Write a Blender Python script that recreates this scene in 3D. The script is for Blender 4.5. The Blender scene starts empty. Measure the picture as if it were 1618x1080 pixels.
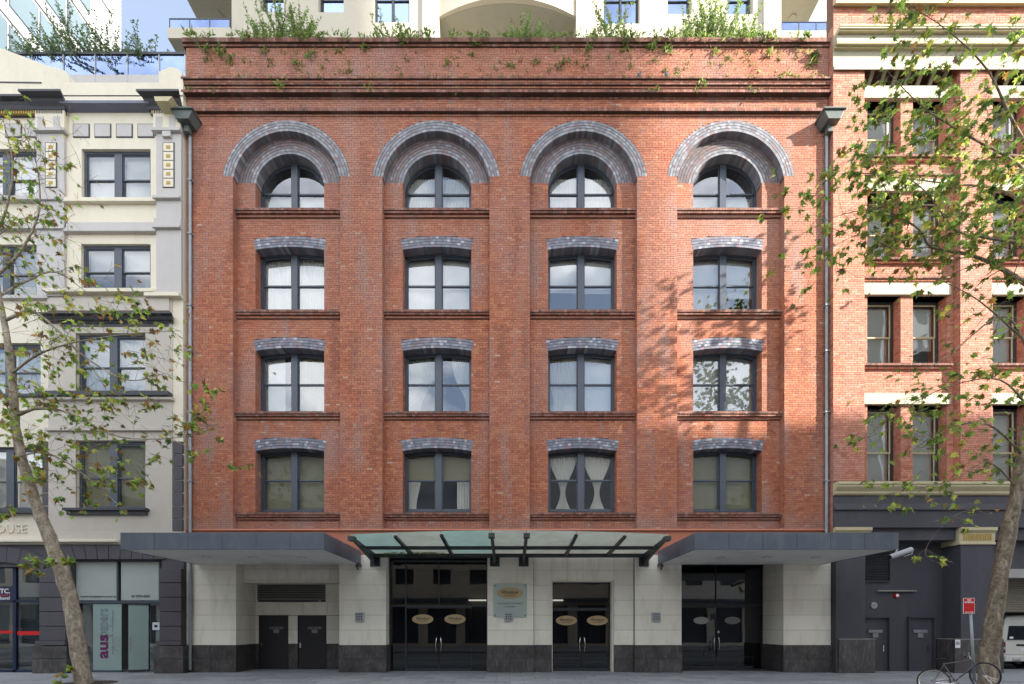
import bpy, math, random
import numpy as np
from mathutils import Vector, Matrix, noise
from mathutils.geometry import tessellate_polygon
R = math.radians
PI = math.pi
random.seed(7)
rng = np.random.default_rng(7)
S = bpy.context.scene
COL = S.collection

# ---------------------------------------------------------------- camera, sky, sun, exposure
cd = bpy.data.cameras.new('camera'); cam = bpy.data.objects.new('camera', cd); COL.objects.link(cam); S.camera = cam
cam.location = (0, -18, 1.85); cam.rotation_euler = (R(90), 0, 0)
cd.sensor_width = 36; cd.lens = 720 / 1618 * 36; cd.shift_x = 4 / 1618; cd.shift_y = 448 / 1618
cd.clip_start = .1; cd.clip_end = 2000
SUN = Vector((2.0, -1.0, 1.06)).normalized()
w = bpy.data.worlds.new("World"); S.world = w; w.use_nodes = True
wn, wl = w.node_tree.nodes, w.node_tree.links
bg = wn['Background']; bg.inputs[1].default_value = .10
sky = wn.new('ShaderNodeTexSky'); sky.sky_type = 'NISHITA'; sky.sun_disc = False
sky.sun_elevation = math.asin(SUN.z); sky.sun_rotation = math.atan2(SUN.x, SUN.y)
sky.air_density = 1.0; sky.dust_density = .8; sky.ozone_density = 1.0
tc = wn.new('ShaderNodeTexCoord'); mp = wn.new('ShaderNodeMapping'); mp.inputs['Scale'].default_value = (1, 1, 2.2); mp.inputs['Location'].default_value = (7.58, .5, 2.88)
nz = wn.new('ShaderNodeTexNoise'); nz.inputs['Scale'].default_value = 2.3; nz.inputs['Detail'].default_value = 7; nz.inputs['Roughness'].default_value = .58
cr = wn.new('ShaderNodeValToRGB'); cr.color_ramp.elements[0].position = .42; cr.color_ramp.elements[1].position = .60
cr.color_ramp.elements[0].color = (.10, .10, .10, 1); cr.color_ramp.elements[1].color = (1, 1, 1, 1)
mx = wn.new('ShaderNodeMixRGB'); mx.inputs[2].default_value = (9.5, 9.6, 9.8, 1)
wl.new(tc.outputs['Generated'], mp.inputs[0]); wl.new(mp.outputs[0], nz.inputs['Vector']); wl.new(nz.outputs[0], cr.inputs[0])
wl.new(cr.outputs[0], mx.inputs[0]); wl.new(sky.outputs[0], mx.inputs[1]); wl.new(mx.outputs[0], bg.inputs[0])
sd = bpy.data.lights.new('sun', 'SUN'); so = bpy.data.objects.new('sun', sd); COL.objects.link(so)
sd.energy = 5.0; sd.angle = R(.75); sd.color = (1.0, .93, .82)
so.rotation_euler = (-SUN).to_track_quat('-Z', 'Y').to_euler(); so.location = (60, -60, 60)
vs = S.view_settings; vs.view_transform = 'Standard'; vs.look = 'None'; vs.gamma = 1; vs.use_curve_mapping = False
vs.exposure = 1.75
S.cycles.max_bounces = 10; S.cycles.diffuse_bounces = 5; S.cycles.transparent_max_bounces = 24; S.cycles.glossy_bounces = 4
S.cycles.use_denoising = True; S.cycles.sample_clamp_indirect = 6

# ---------------------------------------------------------------- helpers
def PX(px, D): return (px - 805) * D / 720          # photograph column -> metres at distance D from the camera
def PZ(py, D): return 1.85 + (988 - py) * D / 720

MATS = {}
def mat(name, c, rough=.75, var=.12, scale=6., big=.5, bump=0., metal=0., attr=None, streak=0., grime=None, transl=0., spec=.35, bscale=None, orand=0.):
    m = bpy.data.materials.new(name); m.use_nodes = True
    n, l = m.node_tree.nodes, m.node_tree.links
    b = n['Principled BSDF']; b.inputs['Roughness'].default_value = rough; b.inputs['Metallic'].default_value = metal
    b.inputs['Specular IOR Level'].default_value = spec
    t = n.new('ShaderNodeTexCoord')
    a = n.new('ShaderNodeTexNoise'); a.inputs['Scale'].default_value = scale; a.inputs['Detail'].default_value = 6
    g = n.new('ShaderNodeTexNoise'); g.inputs['Scale'].default_value = big; g.inputs['Detail'].default_value = 4
    mpn = n.new('ShaderNodeMapping'); mpn.inputs['Scale'].default_value = (1, 1, .25 if streak else 1)
    l.new(t.outputs['Object'], a.inputs[0]); l.new(t.outputs['Object'], mpn.inputs[0]); l.new(mpn.outputs[0], g.inputs[0])
    ad = n.new('ShaderNodeMath'); ad.operation = 'ADD'; l.new(a.outputs[0], ad.inputs[0]); l.new(g.outputs[0], ad.inputs[1])
    mr = n.new('ShaderNodeMapRange'); mr.inputs[1].default_value = .6; mr.inputs[2].default_value = 1.4
    mr.inputs[3].default_value = 1 - var; mr.inputs[4].default_value = 1 + var; l.new(ad.outputs[0], mr.inputs[0])
    mul = n.new('ShaderNodeMixRGB'); mul.blend_type = 'MULTIPLY'; mul.inputs[0].default_value = 1
    if attr:
        at = n.new('ShaderNodeAttribute'); at.attribute_name = attr; l.new(at.outputs['Color'], mul.inputs[1])
    else: mul.inputs[1].default_value = (*c, 1)
    l.new(mr.outputs[0], mul.inputs[2]); out = mul.outputs[0]
    if grime:
        gc, amt, gs = grime
        gn = n.new('ShaderNodeTexNoise'); gn.inputs['Scale'].default_value = gs; gn.inputs['Detail'].default_value = 8; gn.inputs['Roughness'].default_value = .65
        gm = n.new('ShaderNodeMapping'); gm.inputs['Scale'].default_value = (1.6, 1.6, .5); l.new(t.outputs['Object'], gm.inputs[0]); l.new(gm.outputs[0], gn.inputs[0])
        r2 = n.new('ShaderNodeMapRange'); r2.inputs[1].default_value = .5; r2.inputs[2].default_value = .75; r2.inputs[3].default_value = 0; r2.inputs[4].default_value = amt
        l.new(gn.outputs[0], r2.inputs[0]); m2 = n.new('ShaderNodeMixRGB'); m2.inputs[2].default_value = (*gc, 1)
        l.new(r2.outputs[0], m2.inputs[0]); l.new(out, m2.inputs[1]); out = m2.outputs[0]
    if orand:
        oi = n.new('ShaderNodeObjectInfo'); om = n.new('ShaderNodeMapRange'); om.inputs[3].default_value = 1 - orand; om.inputs[4].default_value = 1 + orand
        m3 = n.new('ShaderNodeMixRGB'); m3.blend_type = 'MULTIPLY'; m3.inputs[0].default_value = 1; l.new(oi.outputs['Random'], om.inputs[0]); l.new(out, m3.inputs[1]); l.new(om.outputs[0], m3.inputs[2]); out = m3.outputs[0]
    l.new(out, b.inputs['Base Color'])
    if bump:
        bn = n.new('ShaderNodeBump'); bn.inputs['Strength'].default_value = bump; bn.inputs['Distance'].default_value = .02
        if bscale:
            a2 = n.new('ShaderNodeTexNoise'); a2.inputs['Scale'].default_value = bscale; a2.inputs['Detail'].default_value = 4
            l.new(t.outputs['Object'], a2.inputs[0]); l.new(a2.outputs[0], bn.inputs['Height'])
        else: l.new(a.outputs[0], bn.inputs['Height'])
        l.new(bn.outputs[0], b.inputs['Normal'])
    if transl:
        tr = n.new('ShaderNodeBsdfTranslucent'); l.new(out, tr.inputs[0]); ms = n.new('ShaderNodeMixShader'); ms.inputs[0].default_value = transl
        l.new(b.outputs[0], ms.inputs[1]); l.new(tr.outputs[0], ms.inputs[2]); l.new(ms.outputs[0], n['Material Output'].inputs[0])
    MATS[name] = m; return m

def glass(name, tint, refl, wav=.02, rtint=(.92, .95, 1), top=.95):
    m = bpy.data.materials.new(name); m.use_nodes = True
    n, l = m.node_tree.nodes, m.node_tree.links; n.remove(n['Principled BSDF'])
    tr = n.new('ShaderNodeBsdfTransparent'); tr.inputs[0].default_value = (*tint, 1)
    gl = n.new('ShaderNodeBsdfGlossy'); gl.inputs['Roughness'].default_value = .01; gl.inputs[0].default_value = (*rtint, 1)
    lw = n.new('ShaderNodeLayerWeight'); lw.inputs[0].default_value = .35
    mr = n.new('ShaderNodeMapRange'); mr.inputs[3].default_value = refl; mr.inputs[4].default_value = top; l.new(lw.outputs['Fresnel'], mr.inputs[0])
    ms = n.new('ShaderNodeMixShader'); l.new(mr.outputs[0], ms.inputs[0]); l.new(tr.outputs[0], ms.inputs[1]); l.new(gl.outputs[0], ms.inputs[2])
    t = n.new('ShaderNodeTexCoord'); a = n.new('ShaderNodeTexNoise'); a.inputs['Scale'].default_value = 1.1; a.inputs['Detail'].default_value = 1
    l.new(t.outputs['Object'], a.inputs[0]); bn = n.new('ShaderNodeBump'); bn.inputs['Strength'].default_value = 1; bn.inputs['Distance'].default_value = wav
    l.new(a.outputs[0], bn.inputs['Height']); l.new(bn.outputs[0], gl.inputs['Normal'])
    l.new(ms.outputs[0], n['Material Output'].inputs[0]); return m

class MB:
    def __init__(s): s.v = []; s.f = []; s.c = []
    def _add(s, vs_, fs, col=None):
        b = len(s.v); s.v += [tuple(p) for p in vs_]; s.f += [tuple(b + i for i in f) for f in fs]
        if col is not None: s.c += [col] * len(vs_)
        return s
    def box(s, x0, x1, y0, y1, z0, z1, col=None, back=True):
        if x1 < x0: x0, x1 = x1, x0
        f = [(0, 1, 5, 4), (1, 2, 6, 5), (3, 0, 4, 7), (4, 5, 6, 7), (3, 2, 1, 0)]
        if back: f.append((2, 3, 7, 6))
        return s._add([(x0, y0, z0), (x1, y0, z0), (x1, y1, z0), (x0, y1, z0), (x0, y0, z1), (x1, y0, z1), (x1, y1, z1), (x0, y1, z1)], f, col)
    def prism(s, poly, y0, y1, col=None):             # polygon of (x, z) points, extruded along y
        n = len(poly); tr = tessellate_polygon([[Vector((p[0], p[1], 0)) for p in poly]])
        area = sum(poly[i][0] * poly[(i + 1) % n][1] - poly[(i + 1) % n][0] * poly[i][1] for i in range(n))
        fs = []
        for t in tr:
            a = sum(poly[t[i]][0] * poly[t[(i + 1) % 3]][1] - poly[t[(i + 1) % 3]][0] * poly[t[i]][1] for i in range(3))
            q = t if a > 0 else (t[2], t[1], t[0])
            fs.append(q); fs.append(tuple(n + i for i in reversed(q)))
        for i in range(n):
            j = (i + 1) % n
            fs.append((i, n + i, n + j, j) if area > 0 else (j, n + j, n + i, i))
        return s._add([(p[0], y0, p[1]) for p in poly] + [(p[0], y1, p[1]) for p in poly], fs, col)
    def xprof(s, prof, x0, x1, mitre=0, col=None):    # profile of (y, z) points run along x; ends mitred outwards by mitre * depth
        n = len(prof); yb = max(p[0] for p in prof)
        a = [(x0 - mitre * (yb - p[0]), p[0], p[1]) for p in prof]; b = [(x1 + mitre * (yb - p[0]), p[0], p[1]) for p in prof]
        fs = [(i, (i + 1) % n, n + (i + 1) % n, n + i) for i in range(n)]
        tr = tessellate_polygon([[Vector((p[0], p[1], 0)) for p in prof]])
        fs += [tuple(t) for t in tr] + [tuple(n + i for i in reversed(t)) for t in tr]
        return s._add(a + b, fs, col)
    def tube(s, pts, rad, n=8, col=None, cap=True):
        pts = [Vector(p) for p in pts]; vs_ = []; fs = []
        if not hasattr(rad, '__len__'): rad = [rad] * len(pts)
        ref = Vector((.3, .9, .2)).normalized()
        for i, p in enumerate(pts):
            d = (pts[min(i + 1, len(pts) - 1)] - pts[max(i - 1, 0)])
            d = d.normalized() if d.length > 1e-9 else Vector((0, 0, 1))
            u = d.cross(ref)
            if u.length < .05: u = d.cross(Vector((1, 0, 0)))
            u.normalize(); v = d.cross(u)
            for k in range(n):
                a = 2 * PI * k / n; vs_.append(p + (u * math.cos(a) + v * math.sin(a)) * rad[i])
        for i in range(len(pts) - 1):
            for k in range(n):
                k2 = (k + 1) % n; fs.append((i * n + k, i * n + k2, (i + 1) * n + k2, (i + 1) * n + k))
        if cap:
            fs.append(tuple(range(n - 1, -1, -1))); fs.append(tuple((len(pts) - 1) * n + k for k in range(n)))
        return s._add(vs_, fs, col)
    def torus(s, c, ax, Rr, r, n=28, m=8, col=None):
        ax = Vector(ax).normalized(); u = ax.orthogonal().normalized(); v = ax.cross(u); c = Vector(c); vs_ = []; fs = []
        for i in range(n):
            a = 2 * PI * i / n; d = u * math.cos(a) + v * math.sin(a)
            for k in range(m):
                b = 2 * PI * k / m; vs_.append(c + d * (Rr + r * math.cos(b)) + ax * (r * math.sin(b)))
        for i in range(n):
            for k in range(m):
                fs.append((i * m + k, ((i + 1) % n) * m + k, ((i + 1) % n) * m + (k + 1) % m, i * m + (k + 1) % m))
        return s._add(vs_, fs, col)
    def ball(s, c, r, n=10, m=7, col=None):
        r = r if hasattr(r, '__len__') else (r, r, r); vs_ = []; fs = []
        for i in range(m + 1):
            t = PI * i / m
            for k in range(n):
                a = 2 * PI * k / n; vs_.append((c[0] + r[0] * math.sin(t) * math.cos(a), c[1] + r[1] * math.sin(t) * math.sin(a), c[2] + r[2] * math.cos(t)))
        for i in range(m):
            for k in range(n): fs.append((i * n + k, (i + 1) * n + k, (i + 1) * n + (k + 1) % n, i * n + (k + 1) % n))
        return s._add(vs_, fs, col)
    def mesh(s, name, m):
        me = bpy.data.meshes.new(name); me.from_pydata(s.v, [], s.f)
        if s.c:
            at = me.attributes.new('tint', 'FLOAT_COLOR', 'POINT')
            at.data.foreach_set('color', np.array([(*c, 1) for c in s.c], dtype=np.float32).ravel())
        me.materials.append(m); me.update(); return me
    def build(s, name, m, parent=None, loc=None, bevel=0, smooth=False, **kw):
        me = s.mesh(name, m)
        if smooth: me.shade_smooth()
        o = put(name, me, parent, loc, **kw)
        if bevel:
            bm_ = o.modifiers.new('bevel', 'BEVEL'); bm_.width = bevel; bm_.segments = 2; bm_.limit_method = 'ANGLE'
        return o

def put(name, me, parent=None, loc=None, rot=None, label=None, cat=None, group=None, kind=None):
    o = bpy.data.objects.new(name, me); COL.objects.link(o)
    if loc is not None: o.location = loc
    if rot is not None: o.rotation_euler = rot
    if parent is not None:
        o.parent = parent
        if parent.type == 'EMPTY' and not parent.get('local'): o.matrix_parent_inverse = Matrix.Translation(-parent.location)
    if label: o['label'] = label
    if cat: o['category'] = cat
    if group: o['group'] = group
    if kind: o['kind'] = kind
    return o
def root(name, loc, label, cat, group=None, rot=None, local=False):
    o = bpy.data.objects.new(name, None); COL.objects.link(o); o.location = loc; o.empty_display_size = .3
    if rot is not None: o.rotation_euler = rot
    if local: o['local'] = 1
    o['label'] = label; o['category'] = cat
    if group: o['group'] = group
    return o
def box(name, m, parent, x0, x1, y0, y1, z0, z1, bevel=0, **kw):
    return MB().box(x0, x1, y0, y1, z0, z1).build(name, m, parent, bevel=bevel, **kw)
def text(s, size, m, parent, loc, rot=(R(90), 0, 0), name='lettering', ext=.002, width=None, bold=0., align='CENTER', outline=False, space=1.0):
    c = bpy.data.curves.new(name, 'FONT'); c.body = s; c.size = size; c.extrude = ext; c.align_x = align; c.align_y = 'CENTER'; c.offset = bold; c.space_character = space
    if outline: c.fill_mode = 'NONE'; c.bevel_depth = .004; c.extrude = 0; c.bevel_resolution = 0
    c.resolution_u = 3
    o = bpy.data.objects.new('t', c); COL.objects.link(o)
    dg = bpy.context.evaluated_depsgraph_get(); me = bpy.data.meshes.new_from_object(o.evaluated_get(dg)); me.name = name
    xs = [v.co.x for v in me.vertices] or [0, 1]
    if width:
        k = width / max(1e-6, max(xs) - min(xs))
        for v in me.vertices: v.co.x *= k
    bpy.data.objects.remove(o); me.materials.clear(); me.materials.append(m)
    return put(name, me, parent, loc, rot)
def holes_wall(x0, x1, z0, z1, holes, y0, y1, B=None):   # wall with rectangular openings
    B = B or MB(); xs = sorted({x0, x1, *[v for h in holes for v in h[:2] if x0 < v < x1]}); zs = sorted({z0, z1, *[v for h in holes for v in h[2:] if z0 < v < z1]})
    nx, nz = len(xs) - 1, len(zs) - 1
    sol = [[not any(h[0] < (xs[i] + xs[i + 1]) / 2 < h[1] and h[2] < (zs[j] + zs[j + 1]) / 2 < h[3] for h in holes) for j in range(nz)] for i in range(nx)]
    ok = lambda i, j: 0 <= i < nx and 0 <= j < nz and sol[i][j]
    for i in range(nx):
        for j in range(nz):
            if not sol[i][j]: continue
            a, b, c, d = xs[i], xs[i + 1], zs[j], zs[j + 1]
            B._add([(a, y0, c), (b, y0, c), (b, y1, c), (a, y1, c), (a, y0, d), (b, y0, d), (b, y1, d), (a, y1, d)],
                   [(0, 1, 5, 4), (2, 3, 7, 6)] + ([] if ok(i - 1, j) else [(3, 0, 4, 7)]) + ([] if ok(i + 1, j) else [(1, 2, 6, 5)])
                   + ([] if ok(i, j - 1) else [(3, 2, 1, 0)]) + ([] if ok(i, j + 1) else [(4, 5, 6, 7)]))
    return B
def arc(cx, cz, r, a0, a1, n): return [(cx + r * math.cos(a0 + (a1 - a0) * i / n), cz + r * math.sin(a0 + (a1 - a0) * i / n)) for i in range(n + 1)]

# ---------------------------------------------------------------- materials
M = {}
M['brick'] = mat('brick', None, .82, .13, 9, .35, attr='tint', streak=1, grime=((.36, .24, .21), .6, .42), bump=.3, bscale=60)
M['bluebrick'] = mat('blue_brick', None, .42, .12, 9, .8, attr='tint', bump=.3, bscale=50, spec=.5)
M['mortar'] = mat('mortar', (.115, .062, .05), .9, .2, 9, .4)
M['mortar_r'] = mat('mortar_pale', (.17, .09, .07), .9, .2, 9, .4)
M['mortar_b'] = mat('mortar_blue', (.055, .06, .075), .9, .2, 9, .4)
M['redpaint'] = mat('red_render', (.42, .15, .085), .7, .1, 5, .5, grime=((.3, .2, .17), .5, 1.2))
M['stone'] = mat('limestone', (.82, .785, .68), .75, .07, 14, .8, streak=1, grime=((.55, .50, .40), .6, 1.3), bump=.08, orand=.05)
M['granite'] = mat('granite', (.06, .056, .056), .38, .8, 45, 2, spec=.5, grime=((.17, .16, .155), .8, 7), orand=.15)
M['frame'] = mat('frame_paint', (.055, .068, .092), .4, .12, 8, 1, spec=.5)
M['awning'] = mat('awning_metal', (.085, .105, .135), .42, .12, 3, .4, spec=.5, grime=((.17, .18, .19), .6, 1.4))
M['soffit'] = mat('soffit', (.76, .75, .71), .8, .06, 3, .4, grime=((.35, .33, .3), .45, .5))
M['steel'] = mat('dark_steel', (.032, .038, .044), .45, .15, 8, 1, spec=.5)
M['louvre'] = mat('louvre', (.22, .22, .2), .5, .1, 8, 1)
M['dark'] = mat('dark_void', (.012, .012, .013), .9, .05, 3, 1)
M['door'] = mat('service_door', (.030, .029, .033), .5, .1, 5, 1)
M['room'] = mat('room', (.10, .095, .085), .9, .2, 1.5, .4)
M['curtain'] = mat('curtain', (.82, .80, .76), .9, .05, 6, 1, transl=.25)
M['curtain_g'] = mat('curtain_green', (.42, .45, .38), .9, .08, 6, 1, transl=.2)
M['curtain_c'] = mat('curtain_cream', (.62, .56, .42), .9, .08, 6, 1, transl=.2)
M['blind'] = mat('blind', (.80, .79, .76), .85, .04, 6, 1, transl=.2)
M['blind_t'] = mat('blind_tan', (.36, .31, .20), .85, .08, 30, 1, transl=.2)
M['blind_o'] = mat('blind_olive', (.25, .24, .165), .85, .12, 30, 1)
M['zinc'] = mat('zinc_pipe', (.26, .29, .31), .45, .2, 6, 1.2, metal=.4, grime=((.32, .33, .33), .6, 2))
M['hopper'] = mat('hopper', (.10, .12, .115), .5, .2, 6, 1)
M['cream'] = mat('cream_render', (.71, .655, .53), .82, .05, 5, .35, streak=1, grime=((.50, .44, .33), .35, .7))
M['lilac'] = mat('grey_render', (.50, .475, .46), .82, .05, 5, .35, streak=1, grime=((.36, .33, .31), .3, .7))
M['warm'] = mat('warm_grey_render', (.52, .475, .42), .82, .05, 5, .35, streak=1, grime=((.38, .34, .29), .3, .7))
M['ink'] = mat('dark_trim', (.052, .054, .064), .5, .12, 6, 1)
M['lead'] = mat('lead_sheet', (.15, .16, .215), .55, .12, 5, 1)
M['plum'] = mat('plum_render', (.080, .075, .086), .7, .1, 6, .6, grime=((.12, .11, .12), .4, 1))
M['gold'] = mat('gold_paint', (.42, .28, .06), .5, .1, 8, 1)
M['charcoal'] = mat('charcoal_render', (.062, .062, .074), .7, .08, 6, .6, streak=1, grime=((.09, .09, .10), .5, 1))
M['creamtrim'] = mat('cream_trim', (.52, .46, .29), .75, .06, 6, .6, streak=1, grime=((.46, .38, .20), .45, 1))
M['creamlintel'] = mat('cream_lintel', (.44, .41, .31), .75, .05, 6, .6, streak=1)
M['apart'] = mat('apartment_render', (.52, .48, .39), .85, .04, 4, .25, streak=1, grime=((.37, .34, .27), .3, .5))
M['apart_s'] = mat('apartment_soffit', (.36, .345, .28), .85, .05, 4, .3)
M['office'] = mat('office_panel', (.36, .37, .38), .6, .04, 4, .3)
M['blue_pane'] = mat('blue_pane', (.06, .10, .12), .08, .1, 2, .3, spec=.9)
M['glass'] = glass('window_glass', (.86, .88, .86), .17, .004)
M['glass_l'] = glass('low_floor_glass', (.86, .87, .83), .0, .003, top=.35)
M['glass_b'] = glass('sky_reflect_glass', (.30, .40, .62), .42, .004, rtint=(.50, .64, 1))  # blue of the reflected sky is put into both tint and gloss colour
M['glass_d'] = glass('door_glass', (.30, .32, .33), .05, .0012, rtint=(.75, .8, .85))
M['glass_s'] = glass('shop_glass', (.75, .80, .80), .10, .0012)
M['frost'] = mat('frosted_glass', (.38, .43, .40), .3, .06, 2, .4, spec=.5)
M['frost2'] = mat('frosted_green', (.27, .36, .34), .3, .06, 2, .4, spec=.5)
M['canopy_g'] = mat('canopy_glass_green', (.54, .66, .62), .25, .1, 2.5, .6, transl=.8, grime=((.66, .70, .6), .5, 1.5))
M['canopy_c'] = mat('canopy_glass_clear', (.62, .65, .60), .25, .1, 2.5, .6, transl=.8, grime=((.5, .5, .4), .5, 1.5))
M['chrome'] = mat('polished_metal', (.75, .75, .76), .18, .03, 6, 1, metal=1)
M['bronze'] = mat('brass_oval', (.47, .35, .19), .4, .08, 6, 1)
M['silver'] = mat('silver_oval', (.45, .46, .46), .5, .08, 6, 1)
M['black'] = mat('black_print', (.01, .01, .012), .5, .02, 5, 1)
M['white'] = mat('white_print', (.8, .8, .8), .5, .02, 5, 1)
M['red'] = mat('sign_red', (.60, .015, .015), .4, .04, 5, 1)
M['navy'] = mat('navy_film', (.012, .022, .06), .4, .04, 5, 1)
M['violet'] = mat('purple_film', (.13, .02, .10), .5, .04, 5, 1)
M['paper'] = mat('paper', (.66, .70, .74), .8, .05, 5, 1)
M['card'] = mat('cardboard', (.38, .25, .13), .85, .12, 8, 1)
M['plate'] = mat('door_plate', (.22, .23, .24), .45, .1, 20, 1)
M['wlight'] = mat('aluminium', (.40, .42, .45), .4, .08, 8, 1, metal=.3)
M['plaque'] = mat('glass_plaque', (.42, .50, .47), .12, .05, 5, 1, spec=.6)
M['bark'] = mat('bark', (.17, .135, .095), .9, .7, 14, 6, bump=1, grime=((.44, .38, .29), .95, 5))
M['bark_pale'] = mat('bark_pale', (.27, .225, .17), .9, .6, 14, 6, bump=1, grime=((.55, .50, .40), .95, 5))
M['twig'] = mat('twig', (.17, .135, .10), .9, .2, 10, 2)
M['leaf'] = mat('leaf', None, .5, .18, 5, 1.5, attr='tint', transl=.55, spec=.3)
M['asphalt'] = mat('asphalt', (.17, .17, .172), .9, .2, 30, .3)
M['paver'] = mat('paver_granite', (.25, .26, .275), .7, .16, 18, 1.2, grime=((.11, .115, .12), .6, 2.5), orand=.16)
M['grout'] = mat('grout', (.05, .052, .055), .9, .1, 6, 1)
M['soil'] = mat('soil', (.05, .04, .03), .95, .3, 20, 2, bump=.5)
M['concrete'] = mat('concrete', (.35, .34, .32), .85, .1, 4, .5)
M['vanwhite'] = mat('van_paint', (.66, .66, .61), .3, .03, 4, 1, spec=.5)
M['rubber'] = mat('rubber', (.02, .02, .02), .8, .1, 8, 1)
M['lampred'] = mat('tail_lamp', (.20, .02, .02), .25, .1, 8, 1)
M['bikepaint'] = mat('bike_frame', (.09, .09, .10), .35, .1, 8, 1, metal=.5)
M['pigeon'] = mat('pigeon_grey', (.09, .10, .12), .8, .2, 20, 2)
M['sand'] = mat('sandstone', (.66, .58, .46), .85, .08, 3, .3)
M['opp'] = mat('opposite_cream', (.78, .75, .68), .85, .06, 3, .3)
M['shutter'] = mat('shutter_slat', (.22, .20, .16), .6, .1, 6, 1)
lit = bpy.data.materials.new('lamp_panel'); lit.use_nodes = True
lit.node_tree.nodes['Principled BSDF'].inputs['Emission Color'].default_value = (1, .93, .8, 1); lit.node_tree.nodes['Principled BSDF'].inputs['Emission Strength'].default_value = .55
M['lit'] = lit

# ---------------------------------------------------------------- brick laying
def red_tint(x=0, z=0):
    k = rng.random()
    h = noise.noise(Vector((x * .16, z * .16, 3.1))) * .5 + noise.noise(Vector((x * .5, z * .9, 9))) * .3
    up = min(1, max(0, (z - 13) / 10)) * .55
    if k < .55: c = np.array((.43, .152, .080))
    elif k < .80: c = np.array((.48, .19, .10))
    elif k < .955: c = np.array((.38, .122, .070))
    elif k < .99: c = np.array((.32, .115, .08))
    else: c = np.array((.50, .31, .22))
    g = np.array((.375, .19, .14)); t = min(.9, max(0, .08 + up * .95 + h * 1.25))
    c = c * (1 - t) + g * t
    st = noise.noise(Vector((x * 2.6, z * .28, 21))) + .35 * noise.noise(Vector((x * 9, z * .5, 5)))     # rain streaks and salt bloom
    low = max(0, (6.4 - z) / .8) * .5 if z < 6.4 else 0
    b_ = min(.65, max(0, (st - .18) * 1.6) + low); c = c * (1 - b_) + np.array((.33, .22, .19)) * b_
    dk = min(.45, max(0, (-st - .25) * 1.3)); c = c * (1 - dk) + np.array((.17, .075, .055)) * dk
    return tuple(c * rng.uniform(.92, 1.08) * np.array((.94, .93, .94)))
def orange_tint(x=0, z=0):
    k = rng.random(); c = np.array((.50, .205, .135)) if k < .6 else np.array((.55, .25, .175)) if k < .85 else np.array((.42, .15, .095))
    return tuple(c * rng.uniform(.9, 1.1))
def blue_tint(x=0, z=0):
    k = rng.random()
    c = np.array((.125, .13, .17)) if k < .5 else np.array((.18, .182, .22)) if k < .78 else np.array((.31, .33, .37)) if k < .88 else np.array((.19, .13, .15))
    return tuple(c * rng.uniform(.8, 1.2))
def ring_tint(x=0, z=0):
    k = rng.random()
    c = np.array((.165, .165, .185)) if k < .5 else np.array((.235, .238, .262)) if k < .82 else np.array((.18, .13, .14)) if k < .985 else np.array((.30, .31, .33))
    return tuple(c * rng.uniform(.85, 1.15))
def tymp_tint(x=0, z=0):
    k = rng.random(); c = np.array((.135, .115, .125)) if k < .55 else np.array((.17, .12, .115)) if k < .93 else np.array((.20, .19, .21))
    return tuple(c * rng.uniform(.8, 1.2))
def dull_tint(x=0, z=0):
    k = rng.random(); c = np.array((.20, .085, .06)) if k < .6 else np.array((.27, .13, .10)) if k < .85 else np.array((.12, .075, .06))
    return tuple(c * rng.uniform(.85, 1.2))
def lay(B, org, u, nrm, z0, z1, spans, tint=red_tint, ch=.086, bl=.24, phase=0, proud=.009, head=3):
    """courses of bricks on the plane through org with horizontal direction u; spans(z) gives the stretches of wall to fill"""
    org, u, nrm = Vector(org), Vector(u), Vector(nrm); n = int(round((z1 - z0) / ch)); ch = (z1 - z0) / n; J = .0055
    for r in range(n):
        za = z0 + r * ch + J; zb = z0 + (r + 1) * ch - J; zc = (za + zb) / 2
        L = bl / 2 if (r % head == 2) else bl
        for (a, b) in spans(zc):
            off = (r % 2) * L / 2 + phase; k0 = math.floor((a - off) / L)
            s = a
            while s < b - .02:
                k0 += 1; e = min(b, off + k0 * L)
                if b - e < .04: e = b
                if e - s < .04 and e < b: continue
                p = proud + rng.uniform(-.0025, .0035); col = tint(org.x + s, zc)
                q0, q1 = s + J, e - J
                P = []
                for d in (0, p):
                    for (uu, zz) in ((q0, za), (q1, za), (q1, zb), (q0, zb)): P.append(org + u * uu + nrm * d + Vector((0, 0, zz)))
                B._add(P, [(4, 5, 6, 7), (0, 1, 5, 4), (1, 2, 6, 5), (2, 3, 7, 6), (3, 0, 4, 7)], col)
                s = e
def ring(B, cx, cz, r0, r1, y0, y1, a0, a1, size=.115, tint=ring_tint, phase=0):
    rm = (r0 + r1) / 2; n = max(3, int(round(abs(a1 - a0) * rm / size))); j = .0085; e = j / rm
    for i in range(n):
        p = a0 + (a1 - a0) * i / n + e; q = a0 + (a1 - a0) * (i + 1) / n - e; yy = y0 - rng.uniform(0, .005)
        pr = [(cx + r * math.cos(a), cz + r * math.sin(a)) for r, a in ((r0 + j, p), (r0 + j, q), (r1 - j, q), (r1 - j, p))]
        P = [(x, yy, z) for x, z in pr] + [(x, y1, z) for x, z in pr]
        fs = [(0, 1, 2, 3), (4, 7, 6, 5), (0, 4, 5, 1), (1, 5, 6, 2), (2, 6, 7, 3), (3, 7, 4, 0)]
        B._add(P, [tuple(reversed(f)) for f in fs], tint(pr[0][0], pr[0][1]))
def course(B, x0, x1, z0, h, yf, yb, tint=dull_tint, L=.115):   # one projecting course of headers
    n = max(1, int(round((x1 - x0) / L))); L = (x1 - x0) / n
    for i in range(n): B.box(x0 + i * L + .004, x0 + (i + 1) * L - .004, yf - rng.uniform(0, .004), yb, z0 + .004, z0 + h - .002, tint(x0 + i * L, z0), back=False)

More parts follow.
